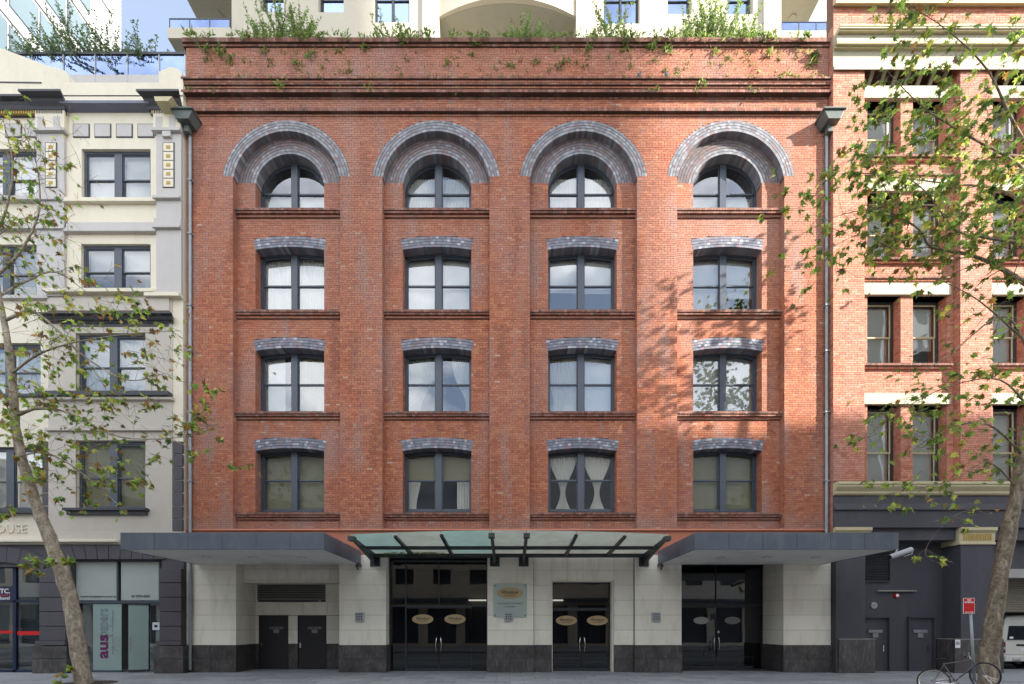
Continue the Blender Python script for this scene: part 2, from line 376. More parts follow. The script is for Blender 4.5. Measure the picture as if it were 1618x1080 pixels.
# ================================================================ THE GROUND
box('ground', M['asphalt'], None, -300, 300, -300, 300, -.35, -.16, kind='structure')
box('road', M['asphalt'], None, -120, 120, -13.9, -5.2, -.156, -.15, kind='structure')
pv = box('pavement', M['grout'], None, -60, 60, -5.0, 12, -.15, -.006, kind='structure')
box('opposite_pavement', M['paver'], None, -60, 60, -20.4, -14.2, -.15, 0, kind='structure')
box('kerb', M['concrete'], None, -60, 60, -5.2, -5.0, -.15, 0, kind='structure')
box('opposite_kerb', M['concrete'], None, -60, 60, -14.2, -14.0, -.15, 0, kind='structure')
small = MB(); k = 0
pm = MB().box(-.443, .443, -.291, .291, -.02, 0).mesh('paver', M['paver'])
for r in range(-8, 3):
    for c in range(-24, 29):
        x = c * .9 + (.45 if r % 2 else 0); y = r * .6 - .1
        if -16.8 < x < 17.5 and -4.0 < y < .1 and k < 290:
            put('paver', pm, pv, (x, y, rng.uniform(-.002, .002))); k += 1
        else: small.box(x - .443, x + .443, y - .291, y + .291, -.02, 0)
small.build('small_pavers', M['paver'], pv, kind='stuff')
random.seed(3)
fl = MB()
for i in range(320):
    x, y = random.uniform(-17, 17), random.uniform(-4.5, -.3); a = random.uniform(0, 6); s = random.uniform(.02, .05); c = random.choice([(.30, .22, .10), (.2, .22, .08), (.35, .3, .2)])
    fl._add([(x + s * math.cos(a + t), y + s * math.sin(a + t) * .6, .006 + .008 * (t % 2)) for t in (0, 1.4, 3.1, 4.5)], [(0, 1, 2, 3)], c)
fl.build('leaf_litter', M['leaf'], None, kind='stuff', label='dry leaves scattered on the grey pavement')

# ================================================================ THE BRICK HOTEL
X0, X1 = -12.75, 12.58
BC = [-8.80, -2.90, 2.92, 8.735]; HB = 2.115; CZ = 19.26; RO = 2.54; YR = .27; WH = 1.373; YW = .66; CZ2 = 19.376
FL = [(6.32, 8.85, .12), (10.33, 12.86, .12), (14.37, 16.91, .12)]       # window bottom, springing, rise
hotel = root('brick_hotel', (0, .8, 0), 'red brick hotel with four giant blue brick arches over a pale stone ground floor', 'building')
front = MB(); Zt = 24.62; Zb = 5.67
edges = [X0] + [v for c in BC for v in (c - HB, c + HB)] + [X1]
for i in range(0, len(edges), 2): front.box(edges[i], edges[i + 1], 0, .9, Zb, CZ)
for c in BC:
    pass
cuts = [X0] + [(BC[i] + BC[i + 1]) / 2 for i in range(3)] + [X1]
for i, c in enumerate(BC):
    poly = [(cuts[i], CZ), (c - HB, CZ)] + [(c + (p[0] - c), p[1]) for p in arc(c, CZ, HB, PI, 0, 36)][1:-1] + [(c + HB, CZ), (cuts[i + 1], CZ), (cuts[i + 1], Zt), (cuts[i], Zt)]
    front.prism(poly, 0, YR + .002)
front.box(X0, X1, .30, .9, 22.2, Zt)
front.build('wall', M['mortar'], hotel)
def seg_arc(cx, half, zs, rise, n=14):
    r = (half * half + rise * rise) / (2 * rise); cz = zs + rise - r; a = math.asin(half / r)
    return [(cx + r * math.sin(-a + 2 * a * i / n), cz + r * math.cos(-a + 2 * a * i / n)) for i in range(n + 1)], r, cz, a
rec = MB(); recb = MB()
for c in BC:
    L_, R_ = c - HB, c + HB
    rec.box(L_, R_, YR, .9, Zb, FL[0][0])
    for i, (zb, zs, rise) in enumerate(FL):
        ztop = FL[i + 1][0] if i < 2 else 18.41
        pts, r, cz, a = seg_arc(c, WH, zs, rise)
        rec.prism([(L_, zb), (c - WH, zb)] + pts + [(c + WH, zb), (R_, zb), (R_, ztop), (L_, ztop)], YR, .9)
    rec.prism([(L_, 18.41), (c - WH, 18.41)] + arc(c, CZ2, WH, PI, 0, 28) + [(c + WH, 18.41), (R_, 18.41), (R_, 22.2), (L_, 22.2)], YR, .9)
rec.build('bay_wall', M['mortar'], hotel)
# bricks of the front plane
def front_spans(z):
    out = []; s = X0 + .005
    for c in BC:
        if z < 19.6: h = HB
        elif z < CZ + RO: h = math.sqrt(RO * RO - (z - CZ) ** 2)
        else: h = 0
        if h: out.append((s, c - h)); s = c + h
    out.append((s, X1 - .005)); return out
B = MB()
lay(B, (0, 0, 0), (1, 0, 0), (0, -1, 0), Zb, 21.93, front_spans)
lay(B, (0, 0, 0), (1, 0, 0), (0, -1, 0), 22.13, 22.62, lambda z: [(X0, X1)])
lay(B, (0, -.04, 0), (1, 0, 0), (0, -1, 0), 22.79, 22.98, lambda z: [(X0, X1)])
lay(B, (0, -.03, 0), (1, 0, 0), (0, -1, 0), 23.285, 24.62, lambda z: [(X0, X1)])
for c in BC:
    def sp(z, c=c):
        L_, R_ = c - HB, c + HB
        for zb, zs, rise in FL:
            if zb <= z < zs + rise:
                h = WH if z < zs else WH * math.sqrt(max(0, 1 - ((z - zs) / rise)))
                pts, r, cz, a = seg_arc(c, WH, zs, rise)
            if zb <= z < zs: return [(L_, c - WH), (c + WH, R_)]
            if zs <= z < zs + .53:                      # skewback of the blue arch
                r_ = r if zb <= z < zs + rise else None
                pts, r, cz, a = seg_arc(c, WH, zs, rise); ro = r + .42
                hh = ro * ro - (z - cz) ** 2
                hx = math.sqrt(hh) if hh > 0 else 0
                sk = math.sin(a) * r + (z - zs) * math.tan(a)
                h = min(hx, sk)
                return [(L_, c - h), (c + h, R_)] if h > .05 else [(L_, R_)]
        if z > 18.41: return [(L_, c - WH), (c + WH, R_)]
        return [(L_, R_)]
    lay(B, (0, YR, 0), (1, 0, 0), (0, -1, 0), Zb, 19.6, sp)
    # reveals of the bay and of the windows
    for s in (-1, 1):
        lay(B, (c + s * HB, 0, 0), (0, 1, 0), (-s, 0, 0), Zb, 19.6, lambda z: [(.01, YR - .004)], bl=.25, head=99)
        for zb, zs, rise in FL: lay(B, (c + s * WH, 0, 0), (0, 1, 0), (-s, 0, 0), zb, zs, lambda z: [(YR + .01, .64)], head=2)
        lay(B, (c + s * WH, 0, 0), (0, 1, 0), (-s, 0, 0), 18.41, 19.6, lambda z: [(YR + .01, .64)], head=2)
B.build('brick', M['brick'], hotel, kind='stuff')
# blue brick arches
A = MB()
for c in BC:
    for k in range(4):
        r0 = HB + k * (RO - HB) / 4; r1 = HB + (k + 1) * (RO - HB) / 4; al = math.asin(.34 / r1)
        ring(A, c, CZ, r0 - (.014 if k == 0 else 0), r1, -.012, (YR - .01) if k == 0 else .05, PI - al, al)
    r0 = WH - .012; k = 0
    while r0 < 2.62:
        r1 = r0 + .113; al = math.asin(min(.95, .22 / r1))
        ring(A, c, CZ2, r0, r1, YR - .012, 1 and (.655 if k == 0 else YR + .03), PI - al, al, tint=tymp_tint if k > 1 else ring_tint); r0 = r1; k += 1
    for zb, zs, rise in FL:
        pts, r, cz, a = seg_arc(c, WH, zs, rise)
        for k in range(4): ring(A, c, cz, r - .012 + k * .108, r - .012 + (k + 1) * .108, YR - .012, .655 if k == 0 else YR + .03, PI / 2 + a, PI / 2 - a, tint=blue_tint)
A.build('arch_brick', M['bluebrick'], hotel, kind='stuff')
# brick sills, string courses, parapet
for c in BC:
    for z in (6.32, 10.33, 14.37, 18.41):
        s = MB(); t = z + .02
        s.box(c - HB + .006, c + HB - .006, YR - .06, YW + .1, t - .27, t - .012, (.10, .05, .04))
        course(s, c - HB + .008, c + HB - .008, t - .085, .085, YR - .18, YR + .05)
        course(s, c - HB + .008, c + HB - .008, t - .17, .08, YR - .145, YR)
        course(s, c - HB + .008, c + HB - .008, t - .25, .075, YR - .06, YR, tint=red_tint)
        s.box(c - WH - .01, c + WH + .01, YR - .18, YW, t - .01, t + .012, (.12, .10, .085))
        s.build('sill', M['brick'], hotel)
def stringc(name, rows, mtop=.02):
    s = MB()
    for z, h, yf, tn in rows:
        s.box(X0 - .08, X1 + .06, yf + .012, .1, z, z + h, (.07, .045, .035)); course(s, X0 - .09, X1 + .07, z, h, yf, yf + .05, tint=tn)
    return s.build(name, M['brick'], hotel)
stringc('string_course', [(21.93, .08, -.03, red_tint), (22.01, .12, -.15, dull_tint)])
stringc('string_course', [(22.62, .065, -.03, dull_tint), (22.685, .105, -.20, dull_tint)])
stringc('cornice', [(22.98, .075, -.08, red_tint), (23.055, .075, -.14, dull_tint), (23.13, .075, -.15, red_tint), (23.205, .08, -.215, dull_tint)])
stringc('coping', [(24.62, .09, -.09, dull_tint), (24.71, .17, -.16, dull_tint)])
box('roof', M['concrete'], hotel, X0, X1, .9, 6.0, 24.0, 24.3)
box('parapet_back', M['mortar'], hotel, X0, X1, .1, .9, Zt, 24.85)
# red rendered band behind the canopies
box('red_band', M['redpaint'], hotel, X0, X1, .02, .9, 4.66, 5.60, )
MB().xprof([(-.06, 5.60), (.3, 5.60), (.3, 5.69), (-.02, 5.67)], X0, X1).build('flashing', M['redpaint'], hotel)
# interior behind the windows
inner = MB()
inner.box(X0 + .1, X1 - .1, 3.4, 3.5, 0, 22); 
for z in (4.9, 9.8, 13.8, 17.7, 21.6): inner.box(X0 + .1, X1 - .1, .95, 3.4, z, z + .2)
for x in (X0 + .05, -5.85, 0.01, 5.83, X1 - .15): inner.box(x, x + .1, .95, 3.4, 0, 22)
inner.build('room_shell', M['room'], hotel)

# ---------------- sash windows of the hotel
def frame_mesh(half, zs, head, y=0, arch=None, mull=.125, st=.085, zmid=None):
    """frame with mullion and sashes, local origin at middle of the sill, zs = springing height; head(x) = soffit height"""
    F = MB(); N = 16
    F.box(-half, -half + st, y, y + .14, 0, zs); F.box(half - st, half, y, y + .14, 0, zs)
    F.box(-mull, mull, y - .02, y + .14, 0, head(0) - .01)
    F.box(-half, half, y + .01, y + .14, 0, .06)
    xs = [-half + 2 * half * i / N for i in range(N + 1)]
    for i in range(N):
        a, b = xs[i], xs[i + 1]; F.prism([(a, max(.06, head(a) - st)), (b, max(.06, head(b) - st)), (b, head(b)), (a, head(a))], y, y + .14)
    return F
def add_window(cx, zb, zs, rise_or_r, kind, floor):
    if kind == 'seg':
        r = (WH * WH + rise_or_r ** 2) / (2 * rise_or_r); cz = zs - zb + rise_or_r - r
        head = lambda x: cz + math.sqrt(max(0, r * r - x * x))
    else:
        cz = zs - zb; head = lambda x: cz + math.sqrt(max(0, WH * WH - x * x))
    key = (kind, floor)
    if key not in WM:
        H = head(0); zm = (H * .52) if kind == 'seg' else H * .475
        Fm = frame_mesh(WH, zs - zb, head).mesh('window', M['frame'])
        sash = []; panes = []; mouldings = []
        for s in (-1, 1):
            xa, xb = (-WH + .085, -.125) if s < 0 else (.125, WH - .085)
            for up in (0, 1):
                q = MB(); yy = .05 if up else .075; w_ = .045
                z0 = zm - .03 if up else .06; 
                q.box(xa, xa + w_, yy, yy + .04, z0, (min(head(xa), head(xa + w_)) - .085) if up else zm); q.box(xb - w_, xb, yy, yy + .04, z0, (min(head(xb), head(xb - w_)) - .085) if up else zm)
                q.box(xa, xb, yy, yy + .045, z0, z0 + (.06 if up else .07))
                if up:
                    n = 8
                    for i in range(n):
                        a = xa + (xb - xa) * i / n; b = xa + (xb - xa) * (i + 1) / n
                        q.prism([(a, head(a) - .14), (b, head(b) - .14), (b, head(b) - .08), (a, head(a) - .08)], yy, yy + .04)
                else: q.box(xa, xb, yy, yy + .045, zm - .05, zm)
                sash.append(q.mesh('sash', M['frame']))
                p = MB(); n = 10; pa, pb = xa + w_, xb - w_
                if up: poly = [(pa, z0 + .05), (pb, z0 + .05)] + [(pb + (pa - pb) * i / n, head(pb + (pa - pb) * i / n) - .11) for i in range(n + 1)]
                else: poly = [(pa, z0 + .06), (pb, z0 + .06), (pb, zm - .03), (pa, zm - .03)]
                tr = tessellate_polygon([[Vector((a, b, 0)) for a, b in poly]]); p._add([(a, yy + .02, b) for a, b in poly], [tuple(t) for t in tr])
                panes.append(p.mesh('pane', M['glass_l'] if floor == 0 else M['glass']))
        WM[key] = (Fm, sash, panes, head)
    Fm, sash, panes, head = WM[key]
    wo = put('window', Fm, hotel, (cx, YW, zb + .03))
    for m_ in sash: put('sash', m_, wo)
    for i, m_ in enumerate(panes): put('pane', m_, wo, rot=(rng.uniform(-.006, .006), 0, rng.uniform(-.008, .008)))
    return wo, head
WM = {}
def blind(wo, x0, x1, z0, z1, m='blind', y=.26, head=None):
    n = 10; xs = [x0 + (x1 - x0) * i / n for i in range(n + 1)]
    if head: poly = [(x0, z0), (x1, z0)] + [(x, min(z1, head(x) - .05)) for x in reversed(xs)]
    else: poly = [(x0, z0), (x1, z0), (x1, z1), (x0, z1)]
    MB().prism(poly, y, y + .012).build('blind', M[m], wo)
def curtain(wo, x0, x1, z0, z1, m='curtain', y=.24, tie=None, head=None, folds=11):
    """hanging cloth with folds; tie = (side, height, fraction) gathers it to one side"""
    N, K = 60, 14; b = MB(); vs_ = []; fs = []
    for k in range(K + 1):
        t = k / K; z = z0 + (z1 - z0) * t
        if tie:
            side, zt, fr = tie
            g = 1 - (1 - fr) * math.exp(-((z - zt) / (.95 if z > zt else 1.0)) ** 2)
        else: g = 1
        for i in range(N + 1):
            s = i / N
            if tie and tie[0] == 0: x = (x0 + x1) / 2 + (x1 - x0) * (s - .5) * g
            elif tie and tie[0] < 0: x = x0 + (x1 - x0) * s * g
            elif tie: x = x1 - (x1 - x0) * (1 - s) * g
            else: x = x0 + (x1 - x0) * s
            ph = folds * 2 * PI * s; zz = min(z, head(max(-WH, min(WH, x))) - .05) if head else z
            vs_.append((x, y + .022 * math.sin(ph + .6 * math.sin(3 * t)) + .008 * math.sin(2.3 * ph), zz))
    for k in range(K):
        for i in range(N): fs.append((k * (N + 1) + i, k * (N + 1) + i + 1, (k + 1) * (N + 1) + i + 1, (k + 1) * (N + 1) + i))
    b._add(vs_, fs); o = b.build('curtain', M[m], wo, smooth=True); return o
LX, RX = (-WH + .02, -.06), (.06, WH - .02)
for ci, c in enumerate(BC):
    for fi, (zb, zs, rise) in enumerate(FL):
        wo, hd = add_window(c, zb if fi else zb + .16, zs, rise, 'seg', fi); H = hd(0)
        if (fi, ci) == (2, 0): curtain(wo, *LX, .03, H, head=hd); curtain(wo, *RX, .03, H, head=hd)
        elif (fi, ci) == (2, 1): blind(wo, *LX, .03, H, head=hd); blind(wo, *RX, .03, H, head=hd)
        elif (fi, ci) == (2, 2): blind(wo, *LX, 1.25, H, head=hd); blind(wo, *RX, 1.22, H, head=hd, m='blind')
        elif (fi, ci) == (2, 3): blind(wo, *LX, .03, H, head=hd); blind(wo, *RX, 1.0, H, head=hd)
        elif (fi, ci) == (1, 0): blind(wo, LX[0], -.5, .03, H, head=hd); curtain(wo, *RX, .03, H, m='curtain_c', head=hd, folds=8)
        elif (fi, ci) == (1, 1): curtain(wo, *LX, .03, H, m='curtain_g', tie=(-1, .5, .45), head=hd); curtain(wo, .5, RX[1], .03, H, head=hd, tie=(1, .6, .3))
        elif (fi, ci) == (1, 2): curtain(wo, *LX, .03, H, m='curtain_c', head=hd, tie=(1, .7, .8)); blind(wo, *RX, .03, H, head=hd)
        elif (fi, ci) == (1, 3): blind(wo, *LX, .03, H, head=hd); blind(wo, *RX, .03, H, head=hd)
        elif (fi, ci) == (0, 0): blind(wo, *LX, .03, H, m='blind_o', head=hd); blind(wo, *RX, .03, H, m='blind_o', head=hd)
        elif (fi, ci) == (0, 1):
            blind(wo, *LX, 1.38, H, m='blind_t', head=hd); blind(wo, *RX, 1.36, H, m='blind_t', head=hd)
            curtain(wo, LX[0], -.72, .03, 1.45, tie=(-1, .2, .6), folds=6, y=.3); curtain(wo, .72, RX[1], .03, 1.42, folds=6, y=.3)
        elif (fi, ci) == (0, 2):
            curtain(wo, *LX, .03, H, tie=(0, .85, .16), head=hd, y=.24); curtain(wo, *RX, .03, H, tie=(0, .85, .16), head=hd, y=.24)
        else: blind(wo, *LX, .03, H, m='blind_o', head=hd); blind(wo, *RX, .03, H, m='blind_o', head=hd)
    wo, hd = add_window(c, 18.41, CZ2, WH, 'round', 3)
    if ci in (0, 3): blind(wo, *LX, .03, 1.1, head=hd); blind(wo, *RX, .03, 1.1, head=hd)
    else: curtain(wo, *LX, .03, 1.9, head=hd); curtain(wo, *RX, .03, 1.9, head=hd)

# ---------------- downpipes
for side, x, yo in ((-1, PX(300.5, 17.9), -.1), (1, PX(1306, 17.9), -.1)):
    p = MB(); p.tube([(x, yo, .1 if side < 0 else 4.9), (x, yo, 21.35)], .058, 10)
    for z in (7.5, 10.2, 12.6, 14.4, 17.2, 19.3): p.box(x - .085, x + .085, yo - .07, .02, z, z + .05)
    pipe = p.build('downpipe', M['zinc'], hotel, smooth=False)
    zc = 21.31
    h = MB(); hx = x + (-.02 if side < 0 else .02)
    h.prism([(hx - .24, zc), (hx + .24, zc), (hx + .40, zc + .33), (hx - .40, zc + .33)], -.52, -.02); h.box(hx - .44, hx + .44, -.58, -.01, zc + .33, zc + .40); h.box(hx - .1, hx + .1, -.3, -.1, zc - .25, zc)
    h.build('hopper_head', M['hopper'], pipe, bevel=.015)
# ---------------- stone ground floor
GZ = 1.075; RZ = [GZ + .595 * i for i in range(7)]
core = MB()
piers = [(-12.8, -10.8), (-6.725, -4.87), (-.875, .95), (4.95, 6.8), (10.82, 12.70)]
for a, b in piers: core.box(a + .03, b - .03, .03, 1.6, 0, 4.66)
core.box(.95, 1.69, .15, 1.6, 0, 4.64); core.box(4.155, 4.95, .15, 1.6, 0, 4.64); core.box(1.69, 4.155, .15, 1.6, 3.66, 4.64)
core.box(-10.8, -6.725, .53, 1.6, 3.70, 4.64)
core.box(-10.9, -6.7, 1.44, 1.6, 0, 4.64)
core.box(-4.87, -.875, .4, 1.6, 4.56, 4.66); core.box(6.8, 10.82, .4, 1.6, 4.56, 4.66)
core.build('ground_wall', M['grout'], hotel)
def slab(x0, x1, y0, y1, z0, z1, g=False): box('granite_slab' if g else 'stone_slab', M['granite' if g else 'stone'], hotel, x0 + .004, x1 - .004, y0 - rng.uniform(0, .003), y1, z0 + .004, z1 - .004)
for a, b in piers:
    for i in range(6): slab(a, b, 0, .06, RZ[i], RZ[i + 1])
    m_ = (a + b) / 2; e = .06
    for i, (u, v) in enumerate(((0, .54), (.54, GZ))):
        slab(a - .02, m_, -.03, .05, u, v, True); slab(m_, b + .02, -.03, .05, u, v, True)
def side(x, s, y1, base=True):        # stone side of a pier, s = +1 faces +x
    for i in range(6): slab(min(x, x - s * .06), max(x, x - s * .06), .064, y1, RZ[i], RZ[i + 1])
    slab(min(x + s * .02, x - s * .04), max(x + s * .02, x - s * .04), .054, y1, 0, GZ, True)
side(-10.8, 1, 1.4); side(-4.87, 1, .5); side(10.82, -1, 1.48); side(6.8, 1, 1.48); side(-.875, -1, .5)
for i in range(6):                     # the recessed panel round the middle doors
    slab(.96, 1.69, .12, .18, RZ[i], RZ[i + 1]); slab(4.155, 4.94, .12, .18, RZ[i], RZ[i + 1])
for k in range(4): 
    for a, b in ((3.64, 4.05), (4.05, RZ[6])): slab(1.69 + k * .616, 1.69 + (k + 1) * .616, .12, .18, a, b)
for a, b in ((0, .54), (.54, GZ)): slab(.97, 1.69, .09, .17, a, b, True); slab(4.155, 4.93, .09, .17, a, b, True)
for k in range(7): slab(-10.8 + k * .582, -10.8 + (k + 1) * .582, .5, .56, 3.675, 4.15); slab(-10.8 + k * .582, -10.8 + (k + 1) * .582, .5, .56, 4.15, 4.64)
box('lintel', M['stone'], hotel, -10.79, -6.73, .47, 1.4, 3.60, 3.668)
DR = [(-10.65, -9.41), (-9.0, -7.79)]
for a, b in ((-10.8, -10.65), (-9.41, -9.0), (-7.79, -6.73)):
    slab(a, b, 1.38, 1.44, 0, GZ, True); 
    for i in range(2): slab(a, b, 1.38, 1.44, GZ + i * .6, GZ + (i + 1) * .6)
for k in range(4): 
    a = -10.8 + k * 1.0175
    slab(a, a + 1.0175, 1.38, 1.44, 2.285, 2.86)
slab(-10.8, -10.72, 1.38, 1.44, 2.86, 3.6); slab(-7.82, -6.73, 1.38, 1.44, 2.86, 3.6)
def louvre(parent, x0, x1, z0, z1, y, m='louvre', n=7, mb='dark'):
    o = MB(); t = .035
    o.box(x0, x1, y - .02, y + .05, z0, z0 + t); o.box(x0, x1, y - .02, y + .05, z1 - t, z1); o.box(x0, x0 + t, y - .02, y + .05, z0, z1); o.box(x1 - t, x1, y - .02, y + .05, z0, z1)
    o.box(x0, x1, y + .12, y + .13, z0, z1)
    f = o.build('louvre', M[m], parent)
    box('louvre_back', M[mb], f, x0 + .01, x1 - .01, y + .085, y + .1, z0, z1)
    for i in range(n):
        z = z0 + t + (z1 - z0 - 2 * t) * (i + .5) / n; h = (z1 - z0) / n * .28
        MB()._add([(x0 + t, y - .01, z - h), (x1 - t, y - .01, z - h), (x1 - t, y + .06, z + h), (x0 + t, y + .06, z + h), (x0 + t, y - .004, z - h - .012), (x1 - t, y - .004, z - h - .012), (x1 - t, y + .066, z + h - .012), (x0 + t, y + .066, z + h - .012)],
                  [(0, 1, 2, 3), (7, 6, 5, 4), (0, 4, 5, 1), (2, 6, 7, 3)]).build('slat', M[m], f)
    return f
louvre(hotel, -10.72, -7.82, 2.93, 3.6, 1.38, n=6)
for a, b in DR:
    d = box('service_door', M['door'], hotel, a + .03, b - .03, 1.40, 1.45, 0.01, 2.26, bevel=.006)
    MB().box(a, a + .03, 1.36, 1.45, 0, 2.285).box(b - .03, b, 1.36, 1.45, 0, 2.285).box(a, b, 1.36, 1.45, 2.26, 2.285).build('door_frame', M['door'], d)
    c = (a + b) / 2 + .1
    MB().box(c - .29, c + .29, 1.392, 1.399, 1.70, 1.80).box(c - .12, c + .12, 1.392, 1.399, 1.53, 1.68).build('sign_plate', M['plate'], d)
    q = MB()
    for i in range(13): 
        if i % 4 != 3: q.box(c - .27 + i * .042, c - .235 + i * .042, 1.389, 1.392, 1.755, 1.785); q.box(c - .25 + i * .038, c - .225 + i * .038, 1.389, 1.392, 1.715, 1.74)
    q.build('plate_print', M['black'], d)
    MB().tube([(a + .1, 1.36, 1.02), (a + .2, 1.36, 1.02)], .012, 6).box(a + .07, a + .12, 1.38, 1.4, .9, 1.12).build('handle', M['chrome'], d)
lt = root('strip_light', (-9.25, 1.3, 2.87), 'slim fluorescent batten light above the two service doors under the stone lintel', 'light')
MB().tube([(-10.05, 1.30, 2.87), (-8.42, 1.30, 2.87)], .026, 8).box(-10.0, -8.5, 1.32, 1.38, 2.86, 2.92).build('tube', M['steel'], lt); box('end_cap', M['wlight'], lt, -8.1, -8.02, 1.33, 1.38, 2.83, 2.91)

# ---------------- glazed entrances
def oval(parent, x, z, y, a, b, m, words=True, k=1.):
    n = 36; poly = [(x + a * math.cos(2 * PI * i / n), z + b * math.sin(2 * PI * i / n)) for i in range(n)]
    o = MB().prism(poly, y - .006, y - .001).build('oval_emblem', M[m], parent)
    if words:
        text('Windsor', .17 * k, M['black'], o, (x, y - .009, z + .025 * k), bold=.001, width=a * 1.32)
        text('ON KENT', .066 * k, M['black'], o, (x, y - .009, z - .085 * k), width=a * .9)
    return o
def glazed(x0, x1, z1, y, ztr, lx, rx, posts=()):
    """transom at ztr, pair of doors lx..mid..rx"""
    e = MB(); t = .05
    e.box(x0, x0 + t, y - .05, y + .05, 0, z1); e.box(x1 - t, x1, y - .05, y + .05, 0, z1); e.box(x0, x1, y - .05, y + .05, z1 - .08, z1)
    e.box(x0, x1, y - .05, y + .05, ztr, ztr + .07)
    for p in posts: e.box(p - .025, p + .025, y - .04, y + .04, 0, z1)
    return e.build('entrance_frame', M['steel'], hotel)
def pane(parent, x0, x1, z0, z1, y, m='glass_d', name='pane'): return MB()._add([(x0, y, z0), (x1, y, z0), (x1, y, z1), (x0, y, z1)], [(0, 1, 2, 3)]).build(name, M[m], parent)
def doorleaf(x0, x1, z1, y, hs, parent=None, m='glass_d'):
    d = MB().box(x0 + .01, x1 - .01, y - .03, y + .02, .02, .12).box(x0 + .01, x1 - .01, y - .03, y + .02, z1 - .05, z1).build('glass_door', M['steel'], parent or hotel)
    pane(d, x0 + .01, x1 - .01, .12, z1 - .05, y, m)
    hx = (x1 - .07) if hs > 0 else (x0 + .07)
    MB().tube([(hx, y - .03, .75), (hx - hs * .02, y - .09, .82), (hx - hs * .045, y - .1, 1.07), (hx - hs * .02, y - .09, 1.32), (hx, y - .03, 1.39)], .016, 8).build('handle', M['chrome'], d, smooth=True)
    MB().box(x0 + .02, x1 - .02, y - .012, y - .006, .50, .53).build('strip', M['steel'], d)
    return d
# left entrance (y .5)
e1 = glazed(-4.86, -.885, 4.5, .5, 2.62, 0, 0, posts=(-4.2,))
mid = PX(693.5, 18.5); l_, r_ = mid - 1.33, mid + 1.33
pane(e1, -4.81, mid, 2.69, 4.42, .5); pane(e1, mid, -.93, 2.69, 4.42, .5); pane(e1, -4.17, l_, .03, 2.62, .5); pane(e1, r_, -.93, .03, 2.62, .5); pane(e1, -4.81, -4.23, .03, 2.62, .5)
MB().box(mid - .02, mid + .02, .46, .54, 2.69, 4.42).build('mullion', M['steel'], e1)
d = doorleaf(l_, mid, 2.60, .5, 1); oval(d, PX(668, 18.5), PZ(978, 18.5), .5, .43, .195, 'bronze')
d = doorleaf(mid, r_, 2.60, .5, -1); oval(d, PX(719, 18.5), PZ(978, 18.5), .5, .43, .195, 'bronze')
# middle entrance
e2 = glazed(1.69, 4.155, 3.64, .55, 2.50, 0, 0)
mid = PX(919.5, 18.55); pane(e2, 1.74, 4.1, 2.57, 3.56, .55)
d = doorleaf(1.74, mid, 2.5, .55, 1); oval(d, PX(895, 18.55), PZ(980, 18.55), .55, .43, .195, 'bronze')
d = doorleaf(mid, 4.1, 2.5, .55, -1); oval(d, PX(944, 18.55), PZ(980, 18.55), .55, .43, .195, 'bronze')
MB().box(4.10, 4.155, .18, .55, 0, 3.64).box(1.69, 1.72, .18, .55, 0, 3.64).box(1.69, 4.155, .18, .55, 3.60, 3.655).build('door_lining', M['stone'], hotel)
# right entrance (y 1.48)
e3 = glazed(6.82, 10.80, 4.5, 1.48, 2.68, 0, 0)
mid = PX(1131, 19.48); pane(e3, 6.87, mid, 2.75, 4.42, 1.48); pane(e3, mid, 10.75, 2.75, 4.42, 1.48); pane(e3, mid + 1.6, 10.75, .03, 2.68, 1.48)
MB().box(mid - .02, mid + .02, 1.44, 1.52, 2.75, 4.42).build('mullion', M['steel'], e3)
d = doorleaf(mid - 1.5, mid, 2.66, 1.48, 1); oval(d, PX(1108, 19.48), PZ(980, 19.48), 1.48, .33, .155, 'silver', words=False)
d = doorleaf(mid, mid + 1.6, 2.66, 1.48, -1); o = oval(d, PX(1157.5, 19.48), PZ(980, 19.48), 1.48, .33, .155, 'silver', words=False)
q = MB()
for i in range(9):
    zz = PZ(980, 19.48) - .12 + i * .03; hw = .3 * math.sqrt(max(0, 1 - ((zz - PZ(980, 19.48)) / .155) ** 2))
    q.tube([(PX(1157.5, 19.48) + hw * (t / 6 - 1) * 1.0, 1.468, zz + .012 * math.sin(t * 1.9 + i)) for t in range(13)], .005, 4)
q.build('peeled_lines', M['black'], o)
n = 20; MB().prism([(PX(1135, 19.48) + .055 * math.cos(2 * PI * i / n), PZ(998, 19.48) + .055 * math.sin(2 * PI * i / n)) for i in range(n)], 1.46, 1.475).build('round_sticker', M['silver'], d)
# lobby behind the glass
lob = MB(); lob.box(-4.86, 10.8, 5.2, 5.3, 0, 4.5); lob.box(-4.9, 10.9, .6, 5.2, 4.42, 4.5); lob.box(-4.9, -4.8, .6, 5.2, 0, 4.5); lob.box(5.6, 5.7, 1.7, 5.2, 0, 4.5)
lob.build('lobby', M['room'], hotel)
box('lobby_floor', M['granite'], hotel, -4.86, 10.8, .6, 5.2, -.004, .012)
for a, b in ((-1.9, -.3), (1.4, 2.5)): box('lobby_light', M['lit'], hotel, a, b, 3.2, 4.0, 3.0, 3.06)
for x in (-3.7, -2.2, 2.6): MB().box(x - .3, x + .3, 3.4, 3.9, .4, .47).box(x - .3, x + .3, 3.85, 3.9, .47, 1.0).box(x - .28, x - .24, 3.4, 3.45, 0, .4).box(x + .24, x + .28, 3.4, 3.45, 0, .4).build('lobby_chair', M['red'], hotel)
